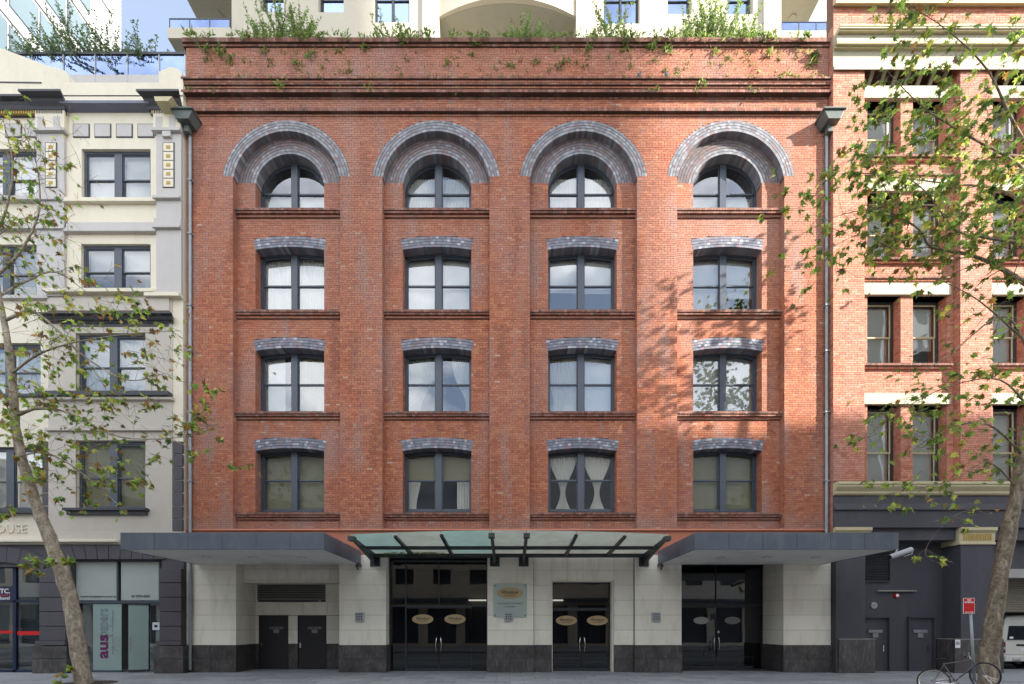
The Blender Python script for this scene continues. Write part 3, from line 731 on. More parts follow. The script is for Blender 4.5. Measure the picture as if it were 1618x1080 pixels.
# plaque and wall lights
pq = root('glass_plaque', (PX(806, 18), -.04, 2.0), 'square frosted glass name plaque with gold oval on stone pier between the glass doors', 'sign')
x, z = PX(806, 18), PZ(948.5, 18)
box('plate', M['plaque'], pq, x - .65, x + .65, -.055, -.043, z - .65, z + .65, bevel=.004)
oval(pq, x, PZ(937, 18), -.056, .52, .225, 'bronze', k=1.22)
text('318 KENT STREET', .085, M['black'], pq, (x, -.058, PZ(953.5, 18)), width=1.0); text('SYDNEY', .085, M['black'], pq, (x, -.058, PZ(958.5, 18)), width=.46)
for sx in (-1, 1):
    for sz in (-1, 1): MB().tube([(x + sx * .59, .0, z + sz * .58), (x + sx * .59, -.075, z + sz * .58)], .026, 10).build('stud', M['steel'], pq)
for px_, py_, yf, lb in ((568, 974, 0, 'square perforated metal wall light on stone pier left of the left glass entrance'), (803.5, 974, 0, 'square perforated metal wall light directly below the glass name plaque'), (1037, 974, 0, 'square perforated metal wall light on pier between middle and right entrances')):
    x, z = PX(px_, 17.9), PZ(py_, 17.9); wr = root('wall_light', (x, 0, z), lb, 'wall light', 'square wall lights on the stone piers')
    box('housing', M['wlight'], wr, x - .17, x + .17, -.13, -.004, z - .17, z + .17, bevel=.012)
    h = MB()
    for i in (-1, 0, 1):
        for j in (-1, 0, 1): h.box(x + i * .088 - .024, x + i * .088 + .024, -.134, -.131, z + j * .088 - .024, z + j * .088 + .024)
    h.build('perforation', M['black'], wr)

# ================================================================ FLAT AWNINGS AND GLASS CANOPY
for lb, sx in (('flat blue grey metal awning over the left pavement in front of the service doors', -1), ('flat blue grey metal awning over the right entrance reaching the charcoal building', 1)):
    a, b = sorted((sx * 5.86, sx * 12.3)); r = root('flat_awning', ((a + b) / 2, -.05, 4.5), lb, 'awning', 'flat metal awnings either side of the glass canopy')
    zt, zb_ = 4.79, 4.25; 
    f = MB(); f.box(a, b, -3.6, -3.56, zb_, zt); f.box(a, a + .04, -3.56, -.02, zb_, zt); f.box(b - .04, b, -3.56, -.02, zb_, zt); f.build('fascia', M['awning'], r, bevel=.006)
    MB().box(a + .03, b - .03, -3.57, -.02, zt - .06, zt + .004).build('roof_sheet', M['awning'], r)
    MB().box(a + .04, b - .04, -3.56, -.02, zb_ + .012, zb_ + .03).build('soffit_panel', M['soffit'], r)
    n = 6
    for i in range(1, n):
        x = a + (b - a) * i / n; MB().box(x - .009, x + .009, -3.602, -3.600, zb_ + .01, zt - .01).build('joint', M['steel'], r)
    for u in (.25, .5, .77):
        x = a + (b - a) * u
        dn = MB().tube([(x, -1.9, zb_ + .02), (x, -1.9, zb_ - .004)], .15, 18).build('downlight', M['wlight'], r); MB().tube([(x, -1.9, zb_ - .003), (x, -1.9, zb_ - .008)], .11, 16).build('lens', M['white'], dn)
    MB().tube([(sx * 5.95, -.35, 4.2), (sx * 5.93, -.15, 4.05)], .03, 6).box(sx * 5.86 - .04, sx * 5.86 + .04, -.4, -.05, 4.14, 4.27).build('bracket', M['steel'], r)
gc = root('glass_canopy', (0, -.1, 4.6), 'bowed glass canopy on dark steel ribs over the middle entrance', 'canopy')
def gy(x): return -3.35 + .5 * (x / 5.3) ** 2
def gzc(y): return 4.63 + (-.1 - y) * .065
rx_ = [-5.3, -3.80, -2.24, -.58, .56, 2.20, 3.84, 5.3]
gmats = ['canopy_g', 'canopy_c', 'canopy_g', 'canopy_c', 'canopy_c', 'canopy_c', 'canopy_c']
for i in range(7):
    a, b = rx_[i], rx_[i + 1]; n = 6; v = []
    xs = [a + .015 + (b - a - .03) * k / n for k in range(n + 1)]
    for x in xs: v += [(x, gy(x), gzc(gy(x)) + .07), (x, -.08, gzc(-.08) + .07), (x, gy(x), gzc(gy(x)) + .055), (x, -.08, gzc(-.08) + .055)]
    fs = []
    for k in range(n): q = 4 * k; fs += [(q, q + 4, q + 5, q + 1), (q + 2, q + 3, q + 7, q + 6), (q, q + 2, q + 6, q + 4)]
    MB()._add(v, fs).build('glass_panel', M[gmats[i]], gc)
for i, x in enumerate(rx_):
    big = i in (0, 3, 4, 7); w_ = .05; h = .14; yf = gy(x) + .25; yb = -.06
    prof = [(yf, gzc(yf) - .02), (yf, gzc(yf) - .02 - h * .6), (yb, gzc(yb) - h - (.28 if big else .02)), (yb, gzc(yb) - .02)]
    MB().xprof([(p[0], p[1] + .06) for p in prof], x - w_, x + w_).build('rib', M['steel'], gc)
    if big:
        MB().box(x - .19, x + .19, -.06, -.002, 4.18, 4.68).build('wall_plate', M['steel'], gc); MB().box(x - .1, x + .1, gy(x) + .05, gy(x) + .35, gzc(-3) - .12, gzc(-3) + .02).build('clamp', M['steel'], gc)
MB().box(-5.2, 5.2, -1.55, -1.45, 4.60, 4.72).build('purlin', M['steel'], gc)
MB().box(-5.3, 5.3, -.32, -.06, 4.52, 4.64).build('gutter', M['steel'], gc)

# ================================================================ CREAM BUILDING (left)
DL = 17.8
lx = lambda p: PX(p, DL); lz = lambda p: PZ(p, DL)
cream = root('cream_building', (-17, 1, 0), 'cream and grey rendered building with charcoal cornices left of the brick hotel', 'building')
XL, XR = lx(-90), lx(289)
HB_ = [(lx(129), lx(238), lz(317), lz(235)), (lx(128), lx(238), lz(461), lz(385)), (lx(121), lx(231), lz(621), lz(527)), (lx(121), lx(231), lz(803), lz(696)), (lx(110), lx(254), 0, lz(884))]
HA_ = [(lx(-50), lx(62), lz(317), lz(235)), (lx(-50), lx(62), lz(468), lz(386)), (lx(-45), lx(65), lz(623), lz(542)), (lx(-45), lx(68), lz(805), lz(706))]
holes_wall(XL, XR, lz(860), lz(150), HB_ + HA_, -.2, .4).build('wall', M['cream'], cream)
holes_wall(XL, XR, 0, lz(860), [HB_[4], (lx(-80), lx(66), 0, lz(895))], -.16, .4).build('ground_wall', M['plum'], cream)
box('back_block', M['cream'], cream, -30, XR - .02, 3.5, 9, 0, lz(150)); box('side_wall', M['cream'], cream, XR - .35, XR - .001, .4, 3.5, 0, lz(150)); box('room_shell', M['room'], cream, XL, XR - .4, 3.3, 3.5, 0, 24)
box('roof', M['concrete'], cream, -30, XR, .4, 9, lz(150) - .3, lz(150))
fl_ = MB()
for z in (5.3, 10.6, 14.5, 18.0): fl_.box(XL, XR - .4, .42, 3.3, z, z + .2)
fl_.build('floor_slab', M['room'], cream)
def cbox(name, m, a, b, t, bo, y=-.24, y1=-.19, **kw): return box(name, M[m], cream, lx(a), lx(b), y, y1, lz(bo), lz(t), **kw)
# coloured render fields
pol = [(-90, 60), (0, 75), (82, 106), (88, 106), (97, 109), (104, 112), (108, 119), (110, 130), (251, 130), (251, 113), (262, 108), (270, 105), (280, 108), (287, 114), (289, 130), (289, 152), (-90, 152)]
MB().prism([(lx(a), lz(b)) for a, b in pol], -.2, .25).build('parapet', M['cream'], cream)
MB().prism([(lx(a), lz(b)) for a, b in [(-90, 128), (66, 130), (66, 131.5), (-90, 129.5)]], -.22, -.19).build('parapet_line', M['ink'], cream)
cbox('pilaster', 'lilac', 250, 289, 215, 470, -.30); cbox('pilaster', 'lilac', 62, 105, 215, 470, -.30)
cbox('pilaster_head', 'cream', 247, 289.5, 177, 210, -.36); cbox('pilaster_head', 'cream', 62, 108, 177, 210, -.36)
for a in (66, 91, 251, 272): cbox('grey_inset', 'lilac', a, a + 10, 191, 209, -.372, -.355)
for a, b in ((245, 290), (60, 109)): cbox('astragal', 'lilac', a, b, 210, 214.5, -.42); 
cbox('keystone', 'lilac', 262, 275, 214.5, 223, -.40)
cbox('lower_field', 'warm', 78, 273, 518, 860, -.235)
cbox('lower_field_upper_strip', 'warm', 78, 250, 487, 519, -.23)
holes = [h for h in HB_[2:4]]
for o in [o for o in bpy.data.objects if o.name.startswith('lower_field')]: bpy.data.objects.remove(o)
holes_wall(lx(78), lx(273), lz(860), lz(470), HB_[2:4], -.24, -.18).build('render_field', M['warm'], cream)
holes_wall(lx(-90), lx(78), lz(855), lz(470), HA_[2:4], -.215, -.18).build('render_field', M['cream'], cream)
# bands
for a, b, t, bo, pr, m_ in ((105, 250, 317, 323, .36, 'cream'), (247, 289.5, 315.5, 320, .42, 'lilac'), (-90, 107, 315, 321, .38, 'lilac'), (105, 250, 353, 366, .27, 'lilac'), (105, 250, 366, 370, .36, 'lilac'), (247, 289.5, 349, 362, .34, 'lilac'), (247, 289.5, 361.5, 366, .42, 'lilac'), (-90, 107, 353, 366, .27, 'lilac'), (-90, 107, 362, 366.5, .38, 'lilac'),
                       (78, 250, 461.5, 467, .44, 'cream'), (234, 289.5, 467, 473, .42, 'cream'), (-90, 80, 470, 475, .36, 'lilac'), (78, 270, 473, 493, .30, 'warm'), (78, 276, 630, 634, .38, 'warm'), (75, 276, 678, 682, .34, 'warm'), (78, 289, 840, 855, .26, 'warm'), (-90, 190, 853, 857, .40, 'cream')):
    cbox('band', m_, a, b, t, bo, -pr, -.19, bevel=.008)
for a, b, t, bo, pr in ((66, 273, 622, 629, .46), (-90, 68, 624, 628, .30), (107, 238, 804, 808, .44), (110, 235, 808, 814, .34), (-90, 70, 806, 812, .42)): cbox('window_sill', 'ink', a, b, t, bo, -pr, -.19, bevel=.008)
# big dark cornices with gold dentils
def cornice(a, b, zb_, zt_, out, m='ink', mitre=.45):
    h = zt_ - zb_; pr = [(-.19, zb_), (-.30, zb_), (-.30, zb_ + h * .18), (-.38, zb_ + h * .24), (-.42, zb_ + h * .42), (-.2 - out * .55, zb_ + h * .62), (-.2 - out * .62, zb_ + h * .78), (-.2 - out, zb_ + h * .84), (-.2 - out, zt_), (-.19, zt_)]
    return MB().xprof(pr, a, b, mitre).build('cornice', M[m], cream)
cornice(lx(243), lx(288), PZ(172, 17.5), PZ(140, 17.25), .55); cornice(lx(62), lx(107), PZ(172, 17.5), PZ(140, 17.25), .55); cornice(lx(-90), lx(60), PZ(172, 17.5), PZ(148, 17.4), .40, mitre=0)
for a, b in ((244, 284), (64, 106), (-80, 60)):
    dd = MB(); x = lx(a)
    while x < lx(b): dd.box(x, x + .055, -.36, -.29, PZ(177, 17.6), PZ(171.5, 17.6)); x += .095
    dd.build('dentils', M['gold'], cream)
MB().xprof([(-.19, lz(178)), (-.50, lz(176)), (-.50, lz(172)), (-.19, lz(160))], lx(106), lx(244)).build('sloped_flashing', M['lead'], cream)
cornice(lx(75), lx(274), lz(512), lz(501), .30)
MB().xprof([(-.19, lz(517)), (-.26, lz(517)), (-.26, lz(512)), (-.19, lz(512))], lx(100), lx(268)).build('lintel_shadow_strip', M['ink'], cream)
for a in (117, 151, 185, 219, 10, 41):
    cbox('panel_border', 'ink', a - 1, a + 25, 196, 217.5, -.225, -.19); cbox('square_panel', 'lilac', a + .2, a + 23.8, 197.2, 216.3, -.235, -.19)
for a in (76, 260.5):
    cbox('ornament_border', 'ink', a, a + 18.5, 229.5, 300.5, -.315, -.29)
    for i in range(5): cbox('ornament_tile', 'cream', a + 1.5, a + 17, 231 + i * 14, 243.5 + i * 14, -.33, -.29); cbox('ornament_boss', 'gold', a + 6, a + 12.5, 235 + i * 14, 240 + i * 14, -.345, -.32, bevel=.02)
MB().prism([(lx(264), lz(187)), (lx(284), lz(187)), (lx(289.8), lz(200)), (lx(289.8), lz(178)), (lx(262), lz(178))][0:2] + [(lx(290), lz(180)), (lx(262), lz(180))], -.8, -.2).build('corbel', M['creamtrim'], cream)
# rusticated dark piers
def rustic(a, b, t, bo, n, y=-.30):
    for i in range(n):
        z0 = lz(bo) + (lz(t) - lz(bo)) * i / n; z1 = lz(bo) + (lz(t) - lz(bo)) * (i + 1) / n
        box('rustic_block', M['plum'], cream, lx(a), lx(b), y, -.14, z0 + .012, z1 - .012, bevel=.01)
rustic(274, 289, 697, 840, 7, -.235); rustic(68, 78, 697, 840, 7, -.235); rustic(255, 289, 898, 1012, 5); rustic(66, 107, 898, 1012, 5)
for a, b in ((252, 291), (62, 109)): 
    cbox('pier_moulding', 'plum', a, b, 1012, 1019, -.37, -.14, bevel=.01)
    for i in (0, 1): box('granite_slab', M['granite'], cream, lx(a - 3), lx(b + 4), -.40, -.1, [0, .57][i] + .004, [.56, lz(1020)][i] - .002)
for k in range(9):      # splayed voussoirs over the right hand shop
    f = (k - 4) / 4; x = lx(182 + 17.5 * (k - 4)); xt = lx(182 + 19.5 * (k - 4)); w_ = 8.2 * DL / 720; wt = 9.4 * DL / 720
    MB().prism([(x - w_, lz(883)), (x + w_, lz(883)), (xt + wt, lz(861)), (xt - wt, lz(861))], -.24, -.15).build('voussoir', M['plum'], cream)
ac = (lx(2), lz(1010)); 
for k in range(7):
    a0 = PI / 2 + (3 - k) * .155 + .075; a1 = a0 - .15; r0, r1 = 3.02, 3.62
    MB().prism([(ac[0] + r * math.cos(a), ac[1] + r * math.sin(a)) for r, a in ((r0, a0), (r0, a1), (r1, a1), (r1, a0))][::-1], -.24, -.13).build('voussoir', M['plum'], cream)
pts = arc(ac[0], ac[1], 3.02, PI / 2 + .62, PI / 2 - .62, 14)
MB().prism([(pts[0][0], lz(892))] + pts + [(pts[-1][0], lz(892))], -.12, .1).build('arch_head', M['plum'], cream)
text('HOUSE', .47, M['cream'], cream, (lx(12), -.23, lz(836)), ext=.03, width=1.55)
# windows
def sash_window(parent, x0, x1, z0, z1, y, fm='frame', sm=None, gm='glass', two=True, st=.09, mid=.5, inner=None, mull=.15):
    e = MB(); d = .12
    e.box(x0, x0 + st, y, y + d, z0, z1); e.box(x1 - st, x1, y, y + d, z0, z1); e.box(x0 + st, x1 - st, y, y + d, z1 - st, z1); e.box(x0 + st, x1 - st, y, y + d, z0, z0 + .07)
    c = (x0 + x1) / 2
    if two: e.box(c - mull, c + mull, y - .012, y + d, z0 + .07, z1 - st)
    f = e.build('window', M[fm], parent)
    for a, b in (((x0 + st, c - mull), (c + mull, x1 - st)) if two else ((x0 + st, x1 - st),)):
        zm = z0 + (z1 - z0) * mid; q = MB(); t = .04
        for u, v, yy in ((z0 + .07, zm + .02, y + .06), (zm - .02, z1 - st, y + .03)):
            q.box(a, a + t, yy, yy + .035, u, v); q.box(b - t, b, yy, yy + .035, u, v); q.box(a + t, b - t, yy, yy + .035, u, u + .05); q.box(a + t, b - t, yy, yy + .035, v - .045, v)
            p = pane(f, a + t, b - t, u + .05, v - .045, 0, gm); p.location = (0, yy + .02, 0); p.rotation_euler = (0, 0, 0)
        q.build('sash', M[sm or fm], f)
        if inner:
            for m_, fr0, fr1, kindc in inner:
                if kindc == 'b': MB().box(a, b, y + .2, y + .21, z0 + (z1 - z0) * fr0, z0 + (z1 - z0) * fr1).build('blind', M[m_], f)
                else:
                    g = MB(); n = 24
                    for i in range(n):
                        u0 = a + (b - a) * i / n; u1 = a + (b - a) * (i + 1) / n
                        g._add([(u0, y + .2 + .02 * (i % 2), z0), (u1, y + .2 + .02 * ((i + 1) % 2), z0), (u1, y + .2 + .02 * ((i + 1) % 2), z1), (u0, y + .2 + .02 * (i % 2), z1)], [(0, 1, 2, 3)])
                    g.build('curtain', M[m_], f)
    return f
for i, h in enumerate(HB_[:4]): sash_window(cream, h[0] + .01, h[1] - .01, h[2] + .01, h[3] - .01, -.09, mid=.46, inner=[[('blind', 0, 1, 'b')], [('blind', .45, 1, 'b')], [('curtain', 0, 1, 'c')], [('blind_o', 0, 1, 'b')]][i], gm='glass_l' if i == 3 else 'glass')
for i, h in enumerate(HA_): sash_window(cream, h[0] + .01, h[1] - .01, h[2] + .01, h[3] - .01, -.09, mid=.46, inner=[('blind', .3 if i < 2 else 0, 1, 'b')], gm='glass')
# shop fronts
lx = lambda p: PX(p, 18.05); lz = lambda p: PZ(p, 18.05)
a, b = lx(110), lx(254); zt = HB_[4][3] + .02
sf = MB(); 
for x in (a, lx(185), b - .06): sf.box(x, x + .07, .02, .12, lz(951) if x != a else 0, zt)
sf.box(a, b, .01, .12, lz(953), lz(949)); sf.box(a, b, .01, .12, zt - .06, zt); sf.box(a, lx(193), .02, .1, 0, .08)
shop = sf.build('shop_front', M['frame'], cream)
for u, v in ((lx(120), lx(187)), (lx(191), lx(253))): box('frosted_pane', M['frost'], shop, u, v, .06, .07, lz(948), zt - .07)
MB().box(lx(126), lx(147), .06, .07, .08, lz(953)).build('clear_pane', M['glass_s'], shop)
box('frosted_door', M['frost2'], shop, lx(147), lx(192), .05, .062, .08, lz(954)); 
text('www.auspapers.com.au', .14, M['black'], shop, (lx(156), .052, lz(942)), width=1.45); text('02 9279 4000', .14, M['black'], shop, (lx(222), .052, lz(942)), width=.72)
text('aus', .62, M['violet'], shop, (lx(163), .043, lz(1021)), rot=(R(90), R(-90), 0), bold=.02, width=.95); text('papers', .62, M['black'], shop, (lx(163), .043, lz(983)), rot=(R(90), R(-90), 0), outline=True, width=1.1)
text('design paper manufacturer', .10, M['plate'], shop, (lx(178), .043, lz(998)), rot=(R(90), R(-90), 0), width=1.8)
dg_ = MB(); gx = lx(235); 
od = root('open_glass_door', (gx, .04, .05), 'frosted glass door standing open outward beside the dark shop pier', 'door', rot=(0, 0, R(30)), local=True)
put('door_pane', MB().box(-.62, 0, -.006, .006, 0, 2.62).mesh('door_pane', M['frost2']), od); put('rail', MB().box(-.62, 0, -.02, .02, -.02, .07).box(-.62, 0, -.02, .02, 2.6, 2.68).mesh('rail', M['steel']), od)
hh = MB().tube([(-.54, -.02, .85), (-.56, -.10, .9), (-.56, -.10, 1.35), (-.54, -.02, 1.4)], .018, 8); put('handle', hh.mesh('handle', M['chrome']), od)
hx = lx(187); MB().tube([(hx, .04, .85), (hx - .02, -.08, .9), (hx - .02, -.08, 1.35), (hx, .04, 1.4)], .018, 8).build('handle', M['chrome'], shop)
box('side_light', M['glass_s'], shop, lx(237), lx(253), .06, .07, .08, lz(953)); nt = box('notice', M['paper'], shop, lx(241), lx(252), .045, .055, lz(995), lz(983)); MB().box(lx(244), lx(249), .042, .045, lz(991), lz(987)).build('notice_print', M['navy'], nt)
random.seed(12)
for i in range(9):
    for j in range(2):
        z = i * .30; x = lx(193) + j * .24
        bx = box('cardboard_box', M['card' if (i + j) % 4 else 'paper'], None, x + .01, x + .23, .45 + .05 * j, .8, z + .003 + (.0 if i else .01), z + .295, label=f"{['lowest', 'second', 'third', 'fourth', 'fifth', 'sixth', 'seventh', 'eighth', 'topmost'][i]} small carton in the {['left', 'right'][j]} stack behind the open shop door", cat='box', group='cartons stacked inside the shop doorway')
# left shop
xs0, xs1 = lx(-80), lx(66)
s2 = MB(); s2.box(lx(22), lx(27), .0, .12, 0, lz(892)); s2.box(xs0, xs1, .0, .12, lz(951), lz(948.5)); s2.box(xs0, xs1, .0, .12, 0, .1)
shop2 = s2.build('shop_front', M['navy'], cream)
for u, v in ((xs0, lx(22)), (lx(27), xs1)):
    for q0, q1 in ((.1, lz(951)), (lz(948.5), lz(892))): box('shop_pane', M['glass_s'], shop2, u, v, .05, .06, q0, q1)
box('red_stripe', M['red'], shop2, xs0, lx(21), .035, .045, lz(1000.5), lz(996)); box('red_stripe', M['red'], shop2, lx(28), lx(65), .035, .045, lz(1003), lz(997))
fb = box('film_sign', M['navy'], shop2, xs0, lx(21), .03, .04, lz(950), lz(926)); text('BOXES ETC.', .26, M['white'], fb, (lx(17), .027, lz(934)), align='RIGHT', bold=.004); text('Anywhere!', .19, M['white'], fb, (lx(17), .027, lz(945)), align='RIGHT', bold=.002)
box('sign_rule', M['red'], fb, xs0, lx(17), .027, .03, lz(940.6), lz(939.6))
for nm, u, v, t, bo in (('upper', 28, 65, 978, 996), ('lower', 28, 62, 1005, 1022)):
    p = box('poster', M['paper'], None, lx(u), lx(v), .09, .10, lz(bo), lz(t), label=f'{nm} white printed poster standing in the window of the far left shop', cat='poster')
    q = MB()
    for i in range(3): q.box(lx(u + 2), lx(u + 22 - 4 * i), .085, .088, lz(t + 6 + i * 3), lz(t + 4.8 + i * 3))
    q.build('print', M['black'], p)
pp = box('poster', M['white'], None, lx(-20), lx(18), .2, .21, lz(1045), lz(1008), label='tilted white leaflet board low behind the glass at the far left edge', cat='poster', )
MB().box(lx(-18), lx(17), .19, .198, lz(1043), lz(1039)).box(lx(-18), lx(8), .19, .198, lz(1014), lz(1010)).build('print', M['red'], pp)
lx = lambda p: PX(p, DL); lz = lambda p: PZ(p, DL)
# terrace balustrade and hedge
ter = root('terrace_balustrade', (-18, 2, 25.5), 'glass balustrade, reflected sky blue put into its tint, with dark rail on the roof terrace of the cream building', 'railing')
DT = 20; ps = [-30, 0, 50, 100, 150, 201, 251, 292]
for i in range(len(ps) - 1): MB().box(PX(ps[i], DT) + .05, PX(ps[i + 1], DT) - .02, 2.0, 2.012, PZ(119, DT), PZ(86.5, DT)).build('glass_panel', M['glass_b'], ter)
for p in ps: MB().box(PX(p, DT), PX(p, DT) + .04, 1.97, 2.03, PZ(130, DT), PZ(85, DT)).build('post', M['wlight'], ter)
MB().box(PX(-30, DT), PX(294, DT), 1.96, 2.05, PZ(86.5, DT), PZ(83, DT)).build('rail', M['steel'], ter); MB().box(PX(-30, DT), PX(294, DT), 1.98, 2.2, PZ(150, DT), PZ(118.5, DT)).build('kerb_wall', M['lilac'], ter)

# ================================================================ RED BRICK BUILDING (right)
rb = root('red_brick_building', (18, 1, 0), 'sunlit orange brick building with cream lintels over a charcoal rendered base at the right edge', 'building')
YB = -.25; DRt = 17.75; rz = lambda p: PZ(p, 18.0); rzf = lambda p: PZ(p, DRt); XB0, XB1 = 12.6, 24.0
Zc = rzf(760); ZT = 23.83
pil = [(12.6, 13.83), (17.55, 18.79), (22.51, 23.75)]; panels = [(13.83, 17.55), (18.79, 22.51)]
rows = [(Zc - .4, rz(640)), (rz(577), rz(468)), (rz(411), rz(305)), (rz(250), rz(159))]
gr = (rz(138), rz(111))
oh = [(p0 + a, p0 + b, z0, z1) for p0, _ in panels for (a, b) in ((.30, 1.61), (2.10, 3.42)) for z0, z1 in rows] + [(p0 + .12, p1 - .12, gr[0], gr[1]) for p0, p1 in panels]
W = MB()
for a, b in pil: W.box(a, b, YB, .6, 6.9, ZT)
for p0, p1 in panels: holes_wall(p0, p1, 6.9, ZT, [h for h in oh if p0 < h[0] < p1], 0, .55, W)
W.box(12.6, 24, YB, .12, 24.75, 29); W.box(12.6, 24, .0, .12, ZT, 24.75); W.box(XB0, XB0 + .3, .6, 2.7, 0, 24)
W.build('wall', M['mortar_r'], rb)
B2 = MB()
for a, b in pil: lay(B2, (0, YB, 0), (1, 0, 0), (0, -1, 0), Zc + .02, ZT, lambda z, a=a, b=b: [(a + .004, b - .004)], tint=orange_tint)
for a in (12.6,): lay(B2, (a, 0, 0), (0, 1, 0), (-1, 0, 0), 5, 25.2, lambda z: [(YB, -.006)], tint=orange_tint)
for p0, p1 in panels:
    def sp(z, p0=p0, p1=p1):
        cuts_ = sorted([(h[0], h[1]) for h in oh if p0 < h[0] < p1 and h[2] < z < h[3]]); s = p0 + .004; out = []
        for a, b in cuts_:
            if a - s > .03: out.append((s, a))
            s = b
        if p1 - s > .03: out.append((s, p1 - .004))
        return out
    lay(B2, (0, 0, 0), (1, 0, 0), (0, -1, 0), Zc + .02, ZT, sp, tint=orange_tint)
    lay(B2, (p1, 0, 0), (0, 1, 0), (-1, 0, 0), Zc + .02, ZT, lambda z: [(YB + .006, -.008)], tint=orange_tint, head=99)
    for h in oh:
        if p0 < h[0] < p1 and h[3] - h[2] > 1: lay(B2, (h[1], 0, 0), (0, 1, 0), (-1, 0, 0), max(h[2], Zc), h[3], lambda z: [(.006, .38)], tint=orange_tint); lay(B2, (h[0], 0, 0), (0, 1, 0), (1, 0, 0), max(h[2], Zc), h[3], lambda z: [(.006, .38)], tint=orange_tint)
lay(B2, (0, YB, 0), (1, 0, 0), (0, -1, 0), 24.75, 25.93, lambda z: [(12.61, 24)], tint=orange_tint); lay(B2, (0, YB, 0), (1, 0, 0), (0, -1, 0), 26.35, 29, lambda z: [(12.61, 24)], tint=orange_tint)
B2.build('brick', M['brick'], rb, kind='stuff')
for p0, p1 in panels:
    for (z0, z1, f) in ((rz(640), rz(623), 0), (rz(468), rz(449.5), 0), (rz(305), rz(286), 0), (rz(159), rz(140), 0)):
        box('lintel', M['creamlintel'], rb, p0 + .01, p1 - .2, -.11, .37, z0, z1, bevel=.01)
    for z in (rz(577), rz(411), rz(250)):
        q = MB(); course(q, p0 + .01, p1 - .18, z - .09, .09, -.17, .3, tint=dull_tint); course(q, p0 + .01, p1 - .2, z - .17, .075, -.10, .1, tint=orange_tint); q.build('sill', M['brick'], rb)
    for z in (rz(440), rz(278)):
        q = MB(); course(q, p0 + .01, p1 - .18, z - .07, .07, -.12, .0, tint=dull_tint); course(q, p0 + .01, p1 - .2, z - .14, .065, -.07, .0, tint=orange_tint); q.build('string_course', M['brick'], rb)
    n = 7
    for i in range(n):
        x = p0 + .45 + i * (p1 - p0 - .8) / (n - 1)
        MB()._add([(x - .07, -.12, gr[1] + .02), (x + .07, -.12, gr[1] + .02), (x + .07, .4, gr[0]), (x - .07, .4, gr[0]), (x - .07, -.12, gr[1] - .12), (x + .07, -.12, gr[1] - .12), (x + .07, .3, gr[0]), (x - .07, .3, gr[0])], [(0, 3, 2, 1), (4, 5, 6, 7), (0, 1, 5, 4), (0, 4, 7, 3), (1, 2, 6, 5)]).build('bracket', M['creamlintel'], rb)
    box('recess_back', M['mortar_r'], rb, p0, p1, .5, .6, gr[0] - .1, gr[1] + .1)
for p0, _ in panels:
    for k, (a, b) in enumerate(((.30, 1.61), (2.10, 3.42))):
        for i, (z0, z1) in enumerate(rows):
            z0 = max(z0, Zc + .05)
            sash_window(rb, p0 + a + .005, p0 + b - .005, z0, z1 - .005, .32, fm='steel', sm='creamtrim', gm='glass', two=False, st=.10, mid=.48 if i else .42, inner=[('blind', 0 if i != 1 else .12 + .2 * k, 1, 'b')])
rs = MB(); rs.box(XB0 + .3, XB1, 2.6, 2.7, 6.9, 24)
for z in (6.9, 11.3, 15.6, 19.6): rs.box(XB0 + .3, XB1, .6, 2.6, z, z + .2)
rs.build('room_shell', M['room'], rb); box('back_block', M['mortar_r'], rb, XB0, XB1, 2.7, 6, 6.9, 24)
def rprof(name, m, pr, a=12.6, b=24., mi=0.): return MB().xprof(pr, a, b, mi).build(name, M[m], rb)
f_ = rzf
g_ = lambda y, py: (YB - y, PZ(py, 18 + YB - y))
def rp(name, m, pts): return rprof(name, m, [(0, g_(*pts[0])[1])] + [g_(*p) for p in pts] + [(0, g_(*pts[-1])[1])])
rprof('entablature', 'creamlintel', [(0, ZT), g_(.02, 110), g_(.09, 109), g_(.09, 105), g_(.02, 104), g_(.02, 79), (0, f_(79))])
rp('cornice', 'creamtrim', [(.04, 79), (.06, 77), (.13, 75), (.13, 72), (.17, 70.5), (.24, 68), (.24, 65)])
rp('frieze', 'creamlintel', [(.22, 64.5), (.22, 53)])
rp('cornice', 'creamtrim', [(.24, 52.5), (.28, 51), (.34, 48), (.34, 45), (.38, 44), (.38, 40.5), (.40, 40), (.40, 37.5)])
rp('upper_moulding', 'creamtrim', [(.02, 8.5), (.06, 7.5), (.14, 5), (.18, 4), (.18, 0)])
rp('base_cornice', 'creamtrim', [(.04, 782), (.10, 779), (.10, 776), (.20, 770.5), (.24, 768), (.24, 765), (.28, 764), (.28, 760)])
rp('coved_band', 'charcoal', [(.10, 805), (.10, 803), (.03, 795), (.01, 784)])
rp('fascia_band', 'charcoal', [(.03, 833), (.03, 805.5)])
